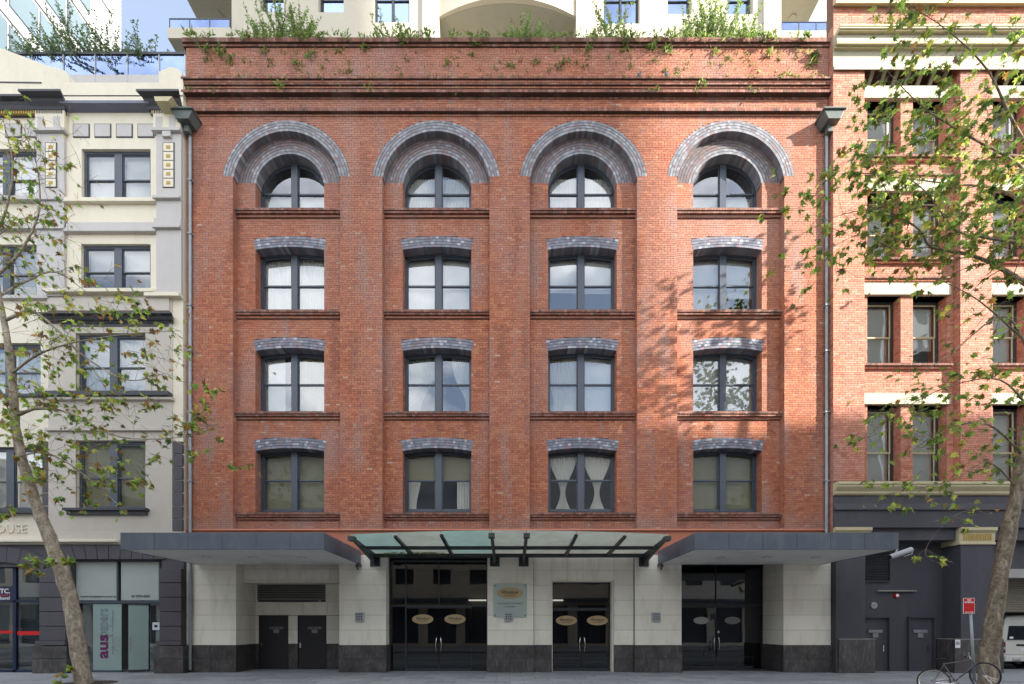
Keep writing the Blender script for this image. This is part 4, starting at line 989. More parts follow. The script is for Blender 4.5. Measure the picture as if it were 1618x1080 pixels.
# charcoal base
box('pier', M['charcoal'], rb, 12.72, 13.86, YB, 1, 0, 5.66); box('beam', M['charcoal'], rb, 12.72, 24, YB + .12, .6, 5.2, f_(833))
box('pier', M['charcoal'], rb, 17.58, 18.84, YB, 1, 0, 5.2); box('recess_wall', M['charcoal'], rb, 13.86, 17.58, .5, .62, 0, 5.2)
box('granite_slab', M['granite'], rb, 12.8, 14.2, YB - .05, .49, 0.002, 1.31); box('granite_top', M['concrete'], rb, 12.8, 14.22, YB - .06, .49, 1.312, 1.335)
box('granite_slab', M['granite'], rb, 17.3, 18.7, YB - .05, .49, .002, 1.31); box('granite_slab', M['granite'], rb, 18.705, 19.2, YB - .05, .49, .002, 1.31); box('granite_top', M['concrete'], rb, 17.3, 19.2, YB - .055, .49, 1.312, 1.33)
for a, b in ((12.62, 14.05), (17.50, 18.90)):
    cp = MB().xprof([(YB + .05, f_(860)), (YB - .05, f_(860)), (YB - .05, f_(857)), (YB - .01, f_(856)), (YB - .03, f_(842)), (YB - .12, f_(838)), (YB - .12, f_(833.5)), (YB + .05, f_(833.5))], a, b).build('capital', M['creamtrim'], rb)
    for i in range(12):
        x = a + .18 + i * (b - a - .36) / 11; MB().box(x - .02, x + .02, YB - .045, YB - .01, f_(853), f_(843)).build('flute', M['gold'], cp)
    box('capital_side', M['creamtrim'], rb, a - .0, a + .06, YB + .05, .49, f_(860), f_(833.5))
louvre(rb, 14.05, 15.42, 3.62, 4.85, .45, m='steel', n=12)
for a, b in ((14.3, 15.35), (16.12, 17.17)):
    d = box('service_door', M['charcoal'], rb, a + .03, b - .03, .52, .56, .01, 2.15); 
    MB().box(a, a + .03, .40, .5, 0, 2.2).box(b - .03, b, .40, .5, 0, 2.2).box(a, b, .40, .5, 2.17, 2.2).build('door_frame', M['charcoal'], d)
    d.location.y = -.03; c = (a + b) / 2
    MB().box(c - .28, c + .28, .478, .486, 1.56, 1.68).box(c - .11, c + .11, .478, .486, 1.36, 1.54).build('sign_plate', M['plate'], d)
    MB().tube([(a + .75, .45, .93), (a + .85, .45, .93)], .012, 6).box(a + .82, a + .86, .47, .49, .8, 1.05).build('handle', M['chrome'], d)
MB().tube([(14.85, .42, 3.24), (16.45, .42, 3.24)], .03, 8).box(14.95, 16.35, .43, .5, 3.22, 3.29).build('batten_light', M['louvre'], rb)
n = 20
MB().prism([(PX(1418, 18.4) + .085 * math.cos(2 * PI * i / n), PZ(940.5, 18.4) + .085 * math.sin(2 * PI * i / n)) for i in range(n)], .40, .5).build('alarm_sounder', M['red'], rb)
MB().prism([(PX(1418, 18.4) + .06 * math.cos(2 * PI * i / n), PZ(940.5, 18.4) + .06 * math.sin(2 * PI * i / n)) for i in range(n)], .39, .398).build('sounder_face', M['white'], rb)
MB().prism([(PX(1383, 18.4) + .13 * math.cos(2 * PI * i / n), PZ(956, 18.4) + .13 * math.sin(2 * PI * i / n)) for i in range(n)], .45, .5).build('round_plate', M['wlight'], rb)
for i in range(4): MB().box(PX(1383, 18.4) - .07, PX(1383, 18.4) + .07, .445, .449, PZ(956, 18.4) - .06 + i * .036, PZ(956, 18.4) - .05 + i * .036).build('plate_line', M['black'], rb)
np_ = box('no_smoking_plate', M['white'], rb, 17.31, 17.50, YB - .062, YB - .052, .98, 1.30); MB().torus((17.405, YB - .066, 1.16), (0, 1, 0), .055, .01, 18, 4).tube([(17.37, YB - .066, 1.2), (17.44, YB - .066, 1.12)], .009, 4).build('symbol', M['black'], np_)
# driveway
box('drive_beam', M['concrete'], rb, 18.84, 24, .1, .6, 3.75, 4.1); box('drive_panel', M['charcoal'], rb, 18.84, 24, .2, .5, 4.1, 5.2)
box('drive_side', M['charcoal'], rb, 18.84, 19.0, .6, 8, 0, 5.2); box('drive_ceiling', M['charcoal'], rb, 18.84, 24, .6, 8, 3.9, 4.1)
sh = root('roller_shutter', (21.5, .9, 2.4), 'dark slatted roller shutter half lowered over the driveway above the white van', 'shutter')
for i in range(24, 38): MB().xprof([(.9, i * .1), (.87, i * .1 + .05), (.9, i * .1 + .098)], 19.0, 24).build('slat', M['shutter'], sh)
box('base', M['dark'], rb, 24, 24.6, YB, 8, 0, 24)

# ================================================================ APARTMENT TOWER behind
ap = root('apartment_tower', (0, 7, 0), 'tall cream apartment block with bowed balcony rising behind the brick hotel parapet', 'building')
DA = 24; axp = lambda p: PX(p, DA); az_ = lambda p: PZ(p, DA); YA = 6
wins = [(axp(411), axp(448), az_(18), az_(-45)), (axp(503), axp(543), az_(19), az_(-45)), (axp(590), axp(647), az_(35), az_(-60)), (axp(954), axp(1011), az_(37), az_(-60)), (axp(1055), axp(1093), az_(22), az_(-45)), (axp(1150), axp(1190), az_(22), az_(-45))]
bal = (axp(694), axp(910), 21, 60)
holes_wall(axp(366), axp(1232), 20, 44, wins + [bal], YA, YA + .5).build('wall', M['apart'], ap)
for a in (axp(668), axp(910)): box('pilaster', M['apart'], ap, a, a + .75, YA - .14, YA - .002, 20, 44)
box('pilaster', M['apart'], ap, axp(1205), axp(1232), YA - .14, YA - .002, 20, 44)
for wi in wins:
    f = sash_window(ap, wi[0] + .02, wi[1] - .02, wi[2] + .02, wi[3], YA + .3, fm='steel', gm='glass_b', two=(wi[1] - wi[0]) > 1.5, st=.06, mid=.5, mull=.04, inner=[('blind', .55, 1, 'b')])
bx = MB(); bx.box(axp(366), axp(1232), 9.6, 10, 20, 44); bx.box(axp(366) - .0, axp(366) + .3, YA + .5, 9.6, 20, 44); bx.box(axp(1232) - .3, axp(1232), YA + .5, 9.6, 20, 44); bx.box(axp(694) - .3, axp(694), YA + .5, 9.6, 20, 44); bx.box(axp(910), axp(910) + .3, YA + .5, 9.6, 20, 44)
bx.build('inner_wall', M['apart'], ap)
c0 = (axp(694) + axp(910)) / 2; hw = (axp(910) - axp(694)) / 2
def bow(z0, z1, m, name, dep=.75, back=9.6, inset=0):
    n = 24; v = []; fs = []
    xs = [c0 - hw + 2 * hw * i / n for i in range(n + 1)]; yy = [YA - (dep - inset) * (1 - ((x - c0) / hw) ** 2) + inset for x in xs]
    poly = list(zip(xs, yy)) + [(c0 + hw, back), (c0 - hw, back)]; N = len(poly)
    v = [(a, b, z0) for a, b in poly] + [(a, b, z1) for a, b in poly]
    fs = [tuple(range(N - 1, -1, -1)), tuple(range(N, 2 * N))] + [(i, (i + 1) % N, N + (i + 1) % N, N + i) for i in range(N)]
    return MB()._add(v, fs).build(name, M[m], ap)
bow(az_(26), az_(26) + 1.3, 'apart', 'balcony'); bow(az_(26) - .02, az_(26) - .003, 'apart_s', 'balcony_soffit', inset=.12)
bow(29.2, 30.4, 'apart', 'balcony')
n = 24; MB().tube([(c0 - hw + 2 * hw * i / n, YA - .7 * (1 - ((2 * i / n) - 1) ** 2) + .05, 31.75) for i in range(n + 1)], .035, 6).build('handrail', M['steel'], ap)
box('glazing', M['glass_b'], ap, c0 - hw, c0 + hw, 9.5, 9.55, 30.4, 33.2)
for sx, (pa, pb) in ((-1, (267, 366)), (1, (1232, 1318))):
    a, b = axp(pa), axp(pb); rp = 47 if sx < 0 else 52
    zt = az_(rp); zb2 = zt - .55
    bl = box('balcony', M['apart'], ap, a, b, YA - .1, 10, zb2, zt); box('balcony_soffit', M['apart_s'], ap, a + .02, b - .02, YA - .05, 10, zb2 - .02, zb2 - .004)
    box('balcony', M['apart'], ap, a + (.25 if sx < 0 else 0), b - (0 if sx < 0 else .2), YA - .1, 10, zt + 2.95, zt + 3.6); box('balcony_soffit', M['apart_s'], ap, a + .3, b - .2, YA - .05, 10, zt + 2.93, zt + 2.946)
    box('balcony', M['apart'], ap, a + .7, b, YA - .1, 10, zb2 - 3.6, zb2 - 3.0)
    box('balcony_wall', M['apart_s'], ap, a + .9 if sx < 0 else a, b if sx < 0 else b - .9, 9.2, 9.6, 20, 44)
    q = MB(); q.box(a + .05, b - .05, YA - .06, YA - .01, zt + .50, zt + .55)
    for i in range(4): x = a + .05 + (b - a - .14) * i / 3; q.box(x, x + .04, YA - .06, YA - .02, zt, zt + .5)
    rl = q.build('balcony_rail', M['steel'], ap); MB().box(a + .06, b - .06, YA - .045, YA - .035, zt + .02, zt + .5).build('glass_panel', M['glass_b'], rl)
    x = axp(315 if sx < 0 else 1281); MB().tube([(x, 7.6, zt + 2.93), (x, 7.6, zt + 2.86)], .2, 16).build('ceiling_lamp', M['apart_s'], ap)

# ================================================================ OFFICE TOWER (top left)
of = root('office_tower', (-40, 17, 0), 'white panelled office tower with bands of tinted windows beyond the roof terrace at top left', 'building')
ow = MB(); XO = -36
ow.box(-60, XO, 5, 24.2, 0, 85); ow.build('wall', M['office'], of)
for j in range(12):
    z = 27 + j * 3.9
    for i in range(8):
        y = 6.2 + i * 2.15
        if y + 1.9 > 23: continue
        f = MB().box(XO - .02, XO + .06, y - .06, y + 1.96, z - .06, z + 2.46).build('window', M['frame'], of); MB()._add([(XO + .07, y, z), (XO + .07, y + 1.9, z), (XO + .07, y + 1.9, z + 2.4), (XO + .07, y, z + 2.4)], [(0, 1, 2, 3)]).build('pane', M['blue_pane'], f)
g = MB()
for j in range(130): g.box(XO, XO + .03, 23.1, 24.2, 26 + j * .42, 26 + j * .42 + .36)
g.build('ribbed_cladding', M['office'], of, kind='stuff')
for j in range(12): box('spandrel', M['office'], of, XO, XO + .12, 5, 23.0, 27 + j * 3.9 + 2.75, 27 + j * 3.9 + 3.5)

# ================================================================ ACROSS THE STREET (behind the camera)
def block(x0, x1, y, d, h, m, lb, nx, nz, face=1):
    b = root('street_building', ((x0 + x1) / 2, y - d / 2, 0), lb, 'building'); px_ = (x1 - x0) / nx; pz = (h - 5) / nz
    hs = [(x0 + i * px_ + px_ * .25, x0 + (i + 1) * px_ - px_ * .25, 5 + j * pz + pz * .2, 5 + (j + 1) * pz - pz * .2) for i in range(nx) for j in range(nz)]
    hs += [(x0 + i * px_ + px_ * .12, x0 + (i + 1) * px_ - px_ * .12, .3, 3.6) for i in range(nx)]
    holes_wall(x0, x1, 0, h, hs, y - .4, y).build('wall', M[m], b); box('core', M['room'], b, x0 + .01, x1 - .01, y - d, y - .41, 0, h - .02)
    box('cornice', M[m], b, x0, x1, y - .001, y + .35, h - .8, h - .3); box('canopy', M['awning'], b, x0 + .2, x1 - .2, y + .001, y + .9, 3.9, 4.2)
    gl = [MB()._add([(a, y - .25, c), (a, y - .25, d_), (b_, y - .25, d_), (b_, y - .25, c)], [(0, 1, 2, 3)]) for a, b_, c, d_ in hs]
    for q in gl: q.build('window', M['frame'], b)
    return b
block(-70, -42, -20.5, 14, 16, 'sand', 'sandstone office across the street at its far left end', 9, 5)
block(-42, -14, -20.5, 14, 12.5, 'opp', 'low cream building across the street facing the cream neighbour', 9, 3)
block(-14, 12, -20.5, 14, 11.5, 'sand', 'low sandstone building across the street straight opposite the hotel', 8, 3)
block(12, 44, -20.5, 14, 12.5, 'opp', 'low cream building across the street facing the orange brick building', 10, 3)
block(44.5, 88, -20.5, 14, 31.5, 'sand', 'tall sandstone building across the street at its right end', 12, 7)
block(50, 89.5, -42, 22, 92, 'opp', 'very tall cream tower standing behind the row across the street', 12, 24)

# ================================================================ TREES
LEAF = np.array([(0, 0), (.10, -.04), (.34, -.10), (.24, .10), (.50, .24), (.29, .32), (.40, .62), (.16, .50), (0, .98), (-.16, .50), (-.40, .62), (-.29, .32), (-.50, .24), (-.24, .10), (-.34, -.10), (-.10, -.04)])
CEN = np.array((0, .3))
def leaf_verts(p, d, nrm, s, curl):
    d = d.normalized(); t = nrm.cross(d)
    if t.length < .01: t = d.orthogonal()
    t.normalize(); n2 = d.cross(t)
    return [p + t * (a * s) + d * (b * s) + n2 * (curl * s * (abs(a) * .9 - (b - .3) ** 2 * .5)) for a, b in LEAF] + [p + d * (.3 * s)]
LF = [(len(LEAF), i, (i + 1) % len(LEAF)) for i in range(len(LEAF))]
def leaf_col(dead, bright):
    k = random.random()
    if k < dead: c = random.choice([(.16, .09, .03), (.22, .12, .035), (.11, .07, .035), (.26, .17, .05)])
    elif k < dead + bright: c = random.choice([(.24, .33, .06), (.19, .30, .05), (.36, .37, .07)])
    else: c = random.choice([(.085, .15, .032), (.115, .19, .04), (.065, .115, .03), (.14, .20, .045), (.16, .17, .04)])
    f = random.uniform(1.2, 2.1); return tuple(v * f for v in c)
class Tree:
    def __init__(s, dead, bright, lsize): s.w = MB(); s.t = MB(); s.l = MB(); s.dead, s.bright, s.ls = dead, bright, lsize; s.n = 0
    def limb(s, pts, mb=None, n=10): 
        P = [Vector(p[:3]) for p in pts]; r = [p[3] for p in pts]; Q = []; q = []
        for i in range(len(P) - 1):
            a, b = P[max(i - 1, 0)], P[min(i + 2, len(P) - 1)]
            for k in range(5):
                t = k / 5; t2, t3 = t * t, t * t * t
                v = (P[i] * 2 + (P[i + 1] - a) * t + (a * 2 - P[i] * 5 + P[i + 1] * 4 - b) * t2 + (P[i] * 3 - a - P[i + 1] * 3 + b) * t3) * .5
                w_ = r[i] + (r[i + 1] - r[i]) * t
                j = Vector([random.uniform(-1, 1) for _ in range(3)]) * w_ * .10; Q.append(v + j); q.append(w_ * random.uniform(.94, 1.06))
        Q.append(P[-1]); q.append(r[-1]); (mb or s.w).tube(Q, q, n); return Q, q
    def twig(s, p, d, L, r, lev, leaves, droop=.12):
        n = max(3, int(L / .16)); pts = [p.copy()]; d = d.normalized(); step = L / n
        for i in range(n):
            d = (d + Vector((random.gauss(0, .16), random.gauss(0, .16), random.gauss(0, .14) - droop * (i / n)))).normalized(); pts.append(pts[-1] + d * step)
        s.t.tube(pts, [max(.0035, r * (1 - .8 * i / n)) for i in range(n + 1)], 4, cap=False)
        if lev > 0:
            k = max(2, int(L * 3.0))
            for j in range(k):
                i = random.randint(1, n); dd = (d + Vector((random.gauss(0, .75), random.gauss(0, .75), random.gauss(0, .6)))).normalized()
                s.twig(pts[i], dd, L * random.uniform(.35, .6), r * .55, lev - 1, leaves, droop)
        if lev <= 1 and leaves > 0:
            m = int(leaves * L * 7 + random.random()); q = pts[-1]; left = 0
            for j in range(m):
                if left == 0: q = pts[random.randint(max(1, n // 2), n)]; left = random.randint(3, 6)
                left -= 1; dd = (d * .5 + Vector((random.gauss(0, .6), random.gauss(0, .6), random.uniform(-1.1, .1)))).normalized()
                st = q + dd * .015
                nr = Vector((random.gauss(0, .5), random.gauss(-.6, .6), random.gauss(.6, .5)))
                s.l._add(leaf_verts(st, dd, nr, s.ls * random.uniform(.5, 1.3), random.uniform(-.9, .9)), LF, leaf_col(s.dead, s.bright)); s.n += 1
    def spray(s, Q, q, i0, i1, cnt, L, leaves, lev=1, up=.2, out=None):
        for _ in range(cnt):
            i = random.randint(int(i0 * (len(Q) - 1)), int(i1 * (len(Q) - 1))); d = Vector((random.gauss(0, 1), random.gauss(0, .8), random.gauss(up, .7)))
            if out: d += Vector(out)
            s.twig(Q[i], d, L * random.uniform(.6, 1.3), max(.006, q[i] * .25 if q[i] < .08 else .016), lev, leaves)
    def done(s, name, loc, label, bark='bark'):
        r = root(name, loc, label, 'tree', 'plane trees on the pavement'); t = s.w.build('trunk', M[bark], r, smooth=True)
        s.t.build('twigs', M['twig'], t, kind='stuff'); s.l.build('leaves', M['leaf'], r, kind='stuff'); return r
def P3(px, py, y, r): D = 18 + y; return (PX(px, D), y, PZ(py, D), r)
# left tree, nearly bare
random.seed(21)
T = Tree(.28, .34, .165); Y = -3.5
tq = T.limb([P3(134, 1083, Y, 0.252), P3(128, 1050, Y, 0.223), P3(118, 985, Y, 0.210), P3(104, 920, Y, 0.202), P3(82, 860, Y, 0.181), P3(60, 805, Y, 0.160), P3(40, 745, Y, 0.139), P3(26, 685, Y, 0.126), P3(22, 630, Y, 0.109), P3(16, 570, Y, 0.097), P3(8, 515, Y, 0.084), P3(-6, 440, Y, 0.071), P3(-14, 330, Y, 0.059), P3(-8, 240, Y, 0.042)], n=14)
gd = [([P3(30, 655, Y, .05), P3(60, 645, Y - .3, .04), P3(110, 652, Y - .6, .03), P3(190, 690, Y - .9, .02), P3(290, 690, Y - 1.2, .012), P3(345, 672, Y - 1.3, .007)], 24, .9, .5),
      ([P3(10, 505, Y, .05), P3(50, 492, Y - .2, .045), P3(90, 520, Y - .4, .035), P3(130, 560, Y - .6, .025), P3(200, 600, Y - .8, .015), P3(260, 590, Y - 1, .008)], 33, .9, .45),
      ([P3(18, 590, Y, .04), P3(60, 560, Y - .3, .03), P3(120, 540, Y - .6, .02), P3(200, 528, Y - .9, .012), P3(285, 522, Y - 1.1, .007)], 30, .9, .5),
      ([P3(-10, 440, Y, .05), P3(30, 400, Y - .3, .035), P3(60, 340, Y - .5, .025), P3(60, 270, Y - .7, .015), P3(40, 210, Y - .9, .008)], 39, .95, .35),
      ([P3(-6, 470, Y, .04), P3(40, 445, Y + .4, .03), P3(90, 430, Y + .8, .02), P3(150, 470, Y + 1, .01), P3(190, 480, Y + 1.1, .006)], 30, .85, .4),
      ([P3(-12, 380, Y, .04), P3(10, 330, Y - .4, .03), P3(20, 260, Y - .6, .02), P3(5, 190, Y - .8, .01)], 33, .9, .4),
      ([P3(32, 720, Y, .03), P3(70, 715, Y - .4, .025), P3(120, 740, Y - .8, .018), P3(190, 800, Y - 1, .01)], 18, .8, .7),
      ([P3(24, 650, Y, .03), P3(-10, 600, Y - .5, .02), P3(-30, 560, Y - .8, .012)], 18, .8, .6),
      ([P3(280, 690, Y - 1.1, .014), P3(330, 640, Y - 1.2, .01), P3(345, 612, Y - 1.25, .006)], 9, .45, 1.6), ([P3(260, 690, Y - 1.1, .012), P3(320, 715, Y - 1.2, .008), P3(372, 738, Y - 1.3, .005)], 7, .4, 1.0)]
for pts, cnt, L, lv in gd:
    Q, q = T.limb(pts, n=7); T.spray(Q, q, .12, 1, cnt, L, lv, up=.1)
for (px_, py_, n_, L) in ((60, 640, 7, .7), (150, 635, 8, .7), (230, 640, 7, .6), (110, 690, 9, .7), (190, 745, 9, .6), (60, 720, 8, .7), (250, 710, 5, .5), (20, 690, 8, .7), (180, 560, 5, .5), (210, 480, 5, .4), (95, 330, 5, .4), (20, 350, 5, .5), (60, 760, 5, .5), (140, 440, 4, .3), (215, 770, 5, .5)):
    for _ in range(n_): T.twig(Vector(P3(px_ + random.gauss(0, 22), py_ + random.gauss(0, 12), Y - random.uniform(0, 1.4), 0)[:3]), Vector((random.gauss(.5, .7), random.gauss(0, .5), random.gauss(-.1, .5))), L, .008, 1, 1.1)
for (px_, py_, n_, L) in ((65, 905, 5, .4), (110, 890, 4, .35), (100, 1072, 3, .25), (25, 820, 3, .3)):
    for _ in range(n_): T.twig(Vector(P3(px_ + random.gauss(0, 7), py_ + random.gauss(0, 6), Y - .3, 0)[:3]), Vector((random.gauss(-.3, .7), random.gauss(-.5, .3), random.gauss(.2, .4))), L, .006, 1, 2.4)
for _ in range(150):
    px_, py_ = random.uniform(-10, 290), random.uniform(190, 760)
    if px_ > 140 and py_ < 440: continue
    T.twig(Vector(P3(px_, py_, Y - random.uniform(-.5, 1.4), 0)[:3]), Vector((random.gauss(.5, .6), random.gauss(0, .5), random.gauss(-.1, .6))), random.uniform(.5, 1.1), .006, 1, .12)
T.done('plane_tree', (PX(134, 14.5), Y, 0), 'nearly bare plane tree leaning left in front of the cream building', 'bark_pale'); print('left leaves', T.n)
soilm = MB().tube([(PX(134, 14.5), Y, .004), (PX(134, 14.5), Y, .012)], .8, 24); soilm.build('soil_patch', M['soil'], None, kind='structure')
# right tree, leafy
random.seed(5)
T = Tree(.08, .30, .185); Y = -3.6
T.limb([P3(1552, 1120, Y, 0.264), P3(1560, 1075, Y, 0.248), P3(1566, 1010, Y, 0.224), P3(1577, 930, Y, 0.204), P3(1592, 850, Y, 0.188), P3(1606, 780, Y, 0.172), P3(1622, 690, Y, 0.160), P3(1640, 590, Y, 0.144), P3(1652, 490, Y, 0.128), P3(1660, 380, Y, 0.104), P3(1662, 260, Y, 0.080), P3(1655, 130, Y, 0.064), P3(1640, 20, Y, 0.040)], n=14)
gd = [([P3(1652, 470, Y, 0.0792), P3(1618, 447, Y - .2, 0.0684), P3(1575, 420, Y - .4, 0.0540), P3(1530, 402, Y - .6, 0.0432), P3(1472, 390, Y - .8, 0.0324), P3(1455, 365, Y - .9, 0.0252), P3(1425, 345, Y - 1, 0.0216), P3(1385, 330, Y - 1.1, 0.0144), P3(1320, 342, Y - 1.2, 0.0094), P3(1262, 372, Y - 1.3, 0.0050)], 52, 1.0, 0.5400),
      ([P3(1470, 390, Y - .8, 0.0216), P3(1410, 392, Y - .9, 0.0158), P3(1360, 370, Y - 1.2, 0.0101), P3(1300, 400, Y - 1.4, 0.0058)], 20, .9, 0.4320),
      ([P3(1658, 410, Y, 0.0720), P3(1610, 385, Y - .5, 0.0504), P3(1560, 375, Y - .8, 0.0360), P3(1510, 363, Y - 1, 0.0252), P3(1460, 300, Y - 1.2, 0.0144), P3(1400, 260, Y - 1.4, 0.0072)], 49, .95, .9),
      ([P3(1662, 320, Y, 0.0576), P3(1610, 260, Y - .6, 0.0360), P3(1540, 220, Y - 1, 0.0252), P3(1460, 170, Y - 1.4, 0.0144), P3(1400, 110, Y - 1.6, 0.0072)], 44, .95, .85),
      ([P3(1660, 300, Y, 0.0576), P3(1600, 190, Y - .8, 0.0360), P3(1560, 110, Y - 1.3, 0.0216), P3(1500, 50, Y - 1.7, 0.0108), P3(1440, 10, Y - 2, 0.0058)], 44, 1.0, 0.5760),
      ([P3(1662, 350, Y, 0.0576), P3(1580, 300, Y + .6, 0.0360), P3(1500, 290, Y + 1.1, 0.0216), P3(1420, 280, Y + 1.4, 0.0144), P3(1340, 270, Y + 1.6, 0.0072)], 52, 1.0, 0.6480),
      ([P3(1440, 355, Y - .9, 0.0144), P3(1400, 300, Y - 1.1, 0.0101), P3(1370, 240, Y - 1.2, 0.0058)], 28, .8, 1.1),
      ([P3(1645, 560, Y, 0.0432), P3(1600, 520, Y - .4, 0.0288), P3(1540, 470, Y - .7, 0.0144), P3(1480, 440, Y - 1, 0.0072)], 18, .8, 0.2880),
      ([P3(1640, 600, Y, 0.0432), P3(1590, 500, Y - .5, 0.0252), P3(1500, 560, Y - .8, 0.0158), P3(1440, 600, Y - 1, 0.0086)], 18, .8, 0.3960),
      ([P3(1630, 650, Y, 0.0360), P3(1580, 600, Y - .5, 0.0216), P3(1500, 610, Y - .8, 0.0144), P3(1420, 650, Y - 1, 0.0101), P3(1372, 690, Y - 1.1, 0.0050)], 33, .8, 0.5760),
      ([P3(1618, 720, Y, 0.0360), P3(1560, 670, Y - .5, 0.0216), P3(1490, 680, Y - .8, 0.0144), P3(1430, 720, Y - 1, 0.0072)], 26, .8, 0.5040),
      ([P3(1606, 770, Y, 0.0288), P3(1560, 730, Y - .4, 0.0180), P3(1500, 760, Y - .7, 0.0108), P3(1400, 780, Y - 1, 0.0058)], 23, .7, 0.5040),
      ([P3(1596, 840, Y, 0.0130), P3(1540, 805, Y - .3, 0.0079), P3(1490, 830, Y - .5, 0.0058), P3(1462, 875, Y - .6, 0.0043), P3(1500, 895, Y - .7, 0.0043)], 10, .55, 0.5040)]
for pts, cnt, L, lv in gd:
    Q, q = T.limb(pts, n=7); T.spray(Q, q, .15, 1, cnt, L, lv, up=.05, out=(-.35, 0, 0))
for (px_, py_, n_, L) in ((1280, 300, 7, .6), (1330, 420, 5, .5), (1560, 240, 16, .8), (1590, 330, 14, .7), (1540, 620, 5, .6), (1590, 690, 6, .6), (1470, 260, 12, .7), (1420, 200, 10, .6), (1530, 330, 10, .7), (1470, 90, 6, .5), (1600, 80, 10, .7), (1510, 180, 8, .6), (1590, 600, 6, .5), (1440, 740, 5, .5)):
    for _ in range(n_): T.twig(Vector(P3(px_ + random.gauss(0, 26), py_ + random.gauss(0, 24), Y - random.uniform(-.6, 1.6), 0)[:3]), Vector((random.gauss(-.5, .7), random.gauss(0, .5), random.gauss(-.3, .5))), L, .008, 1, 1.1)
T.done('plane_tree', (PX(1552, 14.4), Y, 0), 'leafy plane tree leaning right beside the red parking sign'); print('right leaves', T.n)

# ================================================================ PARAPET BUSHES, HEDGE, WEEDS
def shrub(B_, T_, x0, x1, y0, y1, zb, hf, n, ls=.11, cols=None, lean=0.):
    for _ in range(n):
        x = random.uniform(x0, x1); y = random.uniform(y0, y1); h = hf((x - x0) / (x1 - x0)) * random.uniform(.45, 1.08); d = Vector((random.gauss(lean, .22), random.gauss(0, .15), 1)).normalized(); p = Vector((x, y, zb)); k = max(3, int(h / .07)); pts = [p.copy()]
        for i in range(k): d = (d + Vector((random.gauss(0, .1), random.gauss(0, .1), 0))).normalized(); pts.append(pts[-1] + d * h / k)
        T_.tube(pts, [.012 * (1 - .7 * i / k) for i in range(k + 1)], 3, cap=False)
        for i in range(1, k + 1):
            for _ in range(3):
                q = pts[i]; e = Vector((random.gauss(0, 1), random.gauss(0, .8), random.uniform(-.2, 1.1))).normalized(); s_ = ls * random.uniform(.6, 1.2); t = e.cross(Vector((random.gauss(0, 1), random.gauss(0, 1), random.gauss(0, 1)))).normalized() * s_ * .22
                c = random.choice(cols or [(.10, .16, .04), (.14, .22, .05), (.20, .28, .08), (.075, .12, .035), (.16, .20, .09)]); f = random.uniform(1.2, 1.9)
                B_._add([q, q + e * s_ * .5 + t, q + e * s_, q + e * s_ * .5 - t], [(0, 1, 2, 3)], tuple(v * f for v in c))
random.seed(77)
DP = 18.3
for (a, b, h, n_, lb) in ((385, 502, 1.35, 120, 'tall wispy bush on the hotel parapet at its left end'), (588, 662, .8, 55, 'small sparse bush on the parapet below the wide apartment window'), (792, 868, .85, 120, 'dense bright green bush on the parapet under the bowed balcony'), (918, 1012, 1.25, 100, 'pointed bush on the parapet just right of the bowed balcony'), (1064, 1200, 1.45, 190, 'widest and tallest bush on the parapet near its right end')):
    l, t = MB(), MB(); x0, x1 = PX(a, DP), PX(b, DP)
    hf = lambda u, h=h, a=a: 1.5 * h * (.35 + .65 * math.sin(PI * min(1, max(0, u))) ** 1.2) * (1 if a != 918 else (.5 + .8 * math.exp(-((u - .5) / .16) ** 2)))
    shrub(l, t, x0, x1, .0, .7, 24.84, hf, n_, lean=.05)
    r = root('parapet_bush', ((x0 + x1) / 2, .3, 24.9), lb, 'bush', 'bushes growing on the hotel parapet'); l.build('foliage', M['leaf'], r, kind='stuff'); t.build('stems', M['twig'], r, kind='stuff')
l, t = MB(), MB()
shrub(l, t, PX(28, 20.8), PX(262, 20.8), 2.5, 3.6, 25.5, lambda u: 1.75 + 1.5 * max(0, math.sin(PI * (.1 + .85 * u))) ** .8, 850, ls=.12, cols=[(.07, .11, .045), (.10, .15, .06), (.14, .18, .09), (.055, .085, .04)])
r = root('terrace_hedge', (-18, 3, 25.2), 'dark feathery hedge behind the glass balustrade on the roof terrace', 'hedge'); l.build('foliage', M['leaf'], r, kind='stuff'); t.build('stems', M['twig'], r, kind='stuff')
wd = MB()
def tuft(x, y, z, s, n):
    for _ in range(n):
        e = Vector((random.gauss(0, .7), random.uniform(-1, -.15), random.gauss(.1, .75))).normalized(); q = Vector((x + random.gauss(0, s * .35), y, z + random.gauss(0, s * .3))); L = s * random.uniform(.4, 1); tt = e.cross(Vector((random.gauss(0, 1), random.gauss(0, 1), random.gauss(0, 1)))).normalized() * L * .16
        c = random.choice([(.18, .29, .06), (.25, .36, .09), (.13, .2, .05), (.2, .19, .07)]); wd._add([q, q + e * L * .5 + tt, q + e * L - Vector((0, 0, L * .15)), q + e * L * .5 - tt], [(0, 1, 2, 3)], c)
for _ in range(460):
    x = random.uniform(X0 + .1, X1 - .1)
    dens = .35 + .65 * (noise.noise(Vector((x * .35, 4, 0))) + .5)
    if random.random() > dens: continue
    k = random.random()
    if k < .42: tuft(x, -.22, 24.86 + random.uniform(-.05, .05), random.uniform(.1, .28), random.randint(8, 22))
    elif k < .78: tuft(x, -.035, random.uniform(23.5, 24.6), random.uniform(.06, .2), random.randint(6, 16))
    elif k < .95: tuft(x, -.20, 23.30, random.uniform(.06, .16), random.randint(5, 12))
    else: tuft(x, -.17, 22.82, random.uniform(.08, .2), random.randint(5, 14))
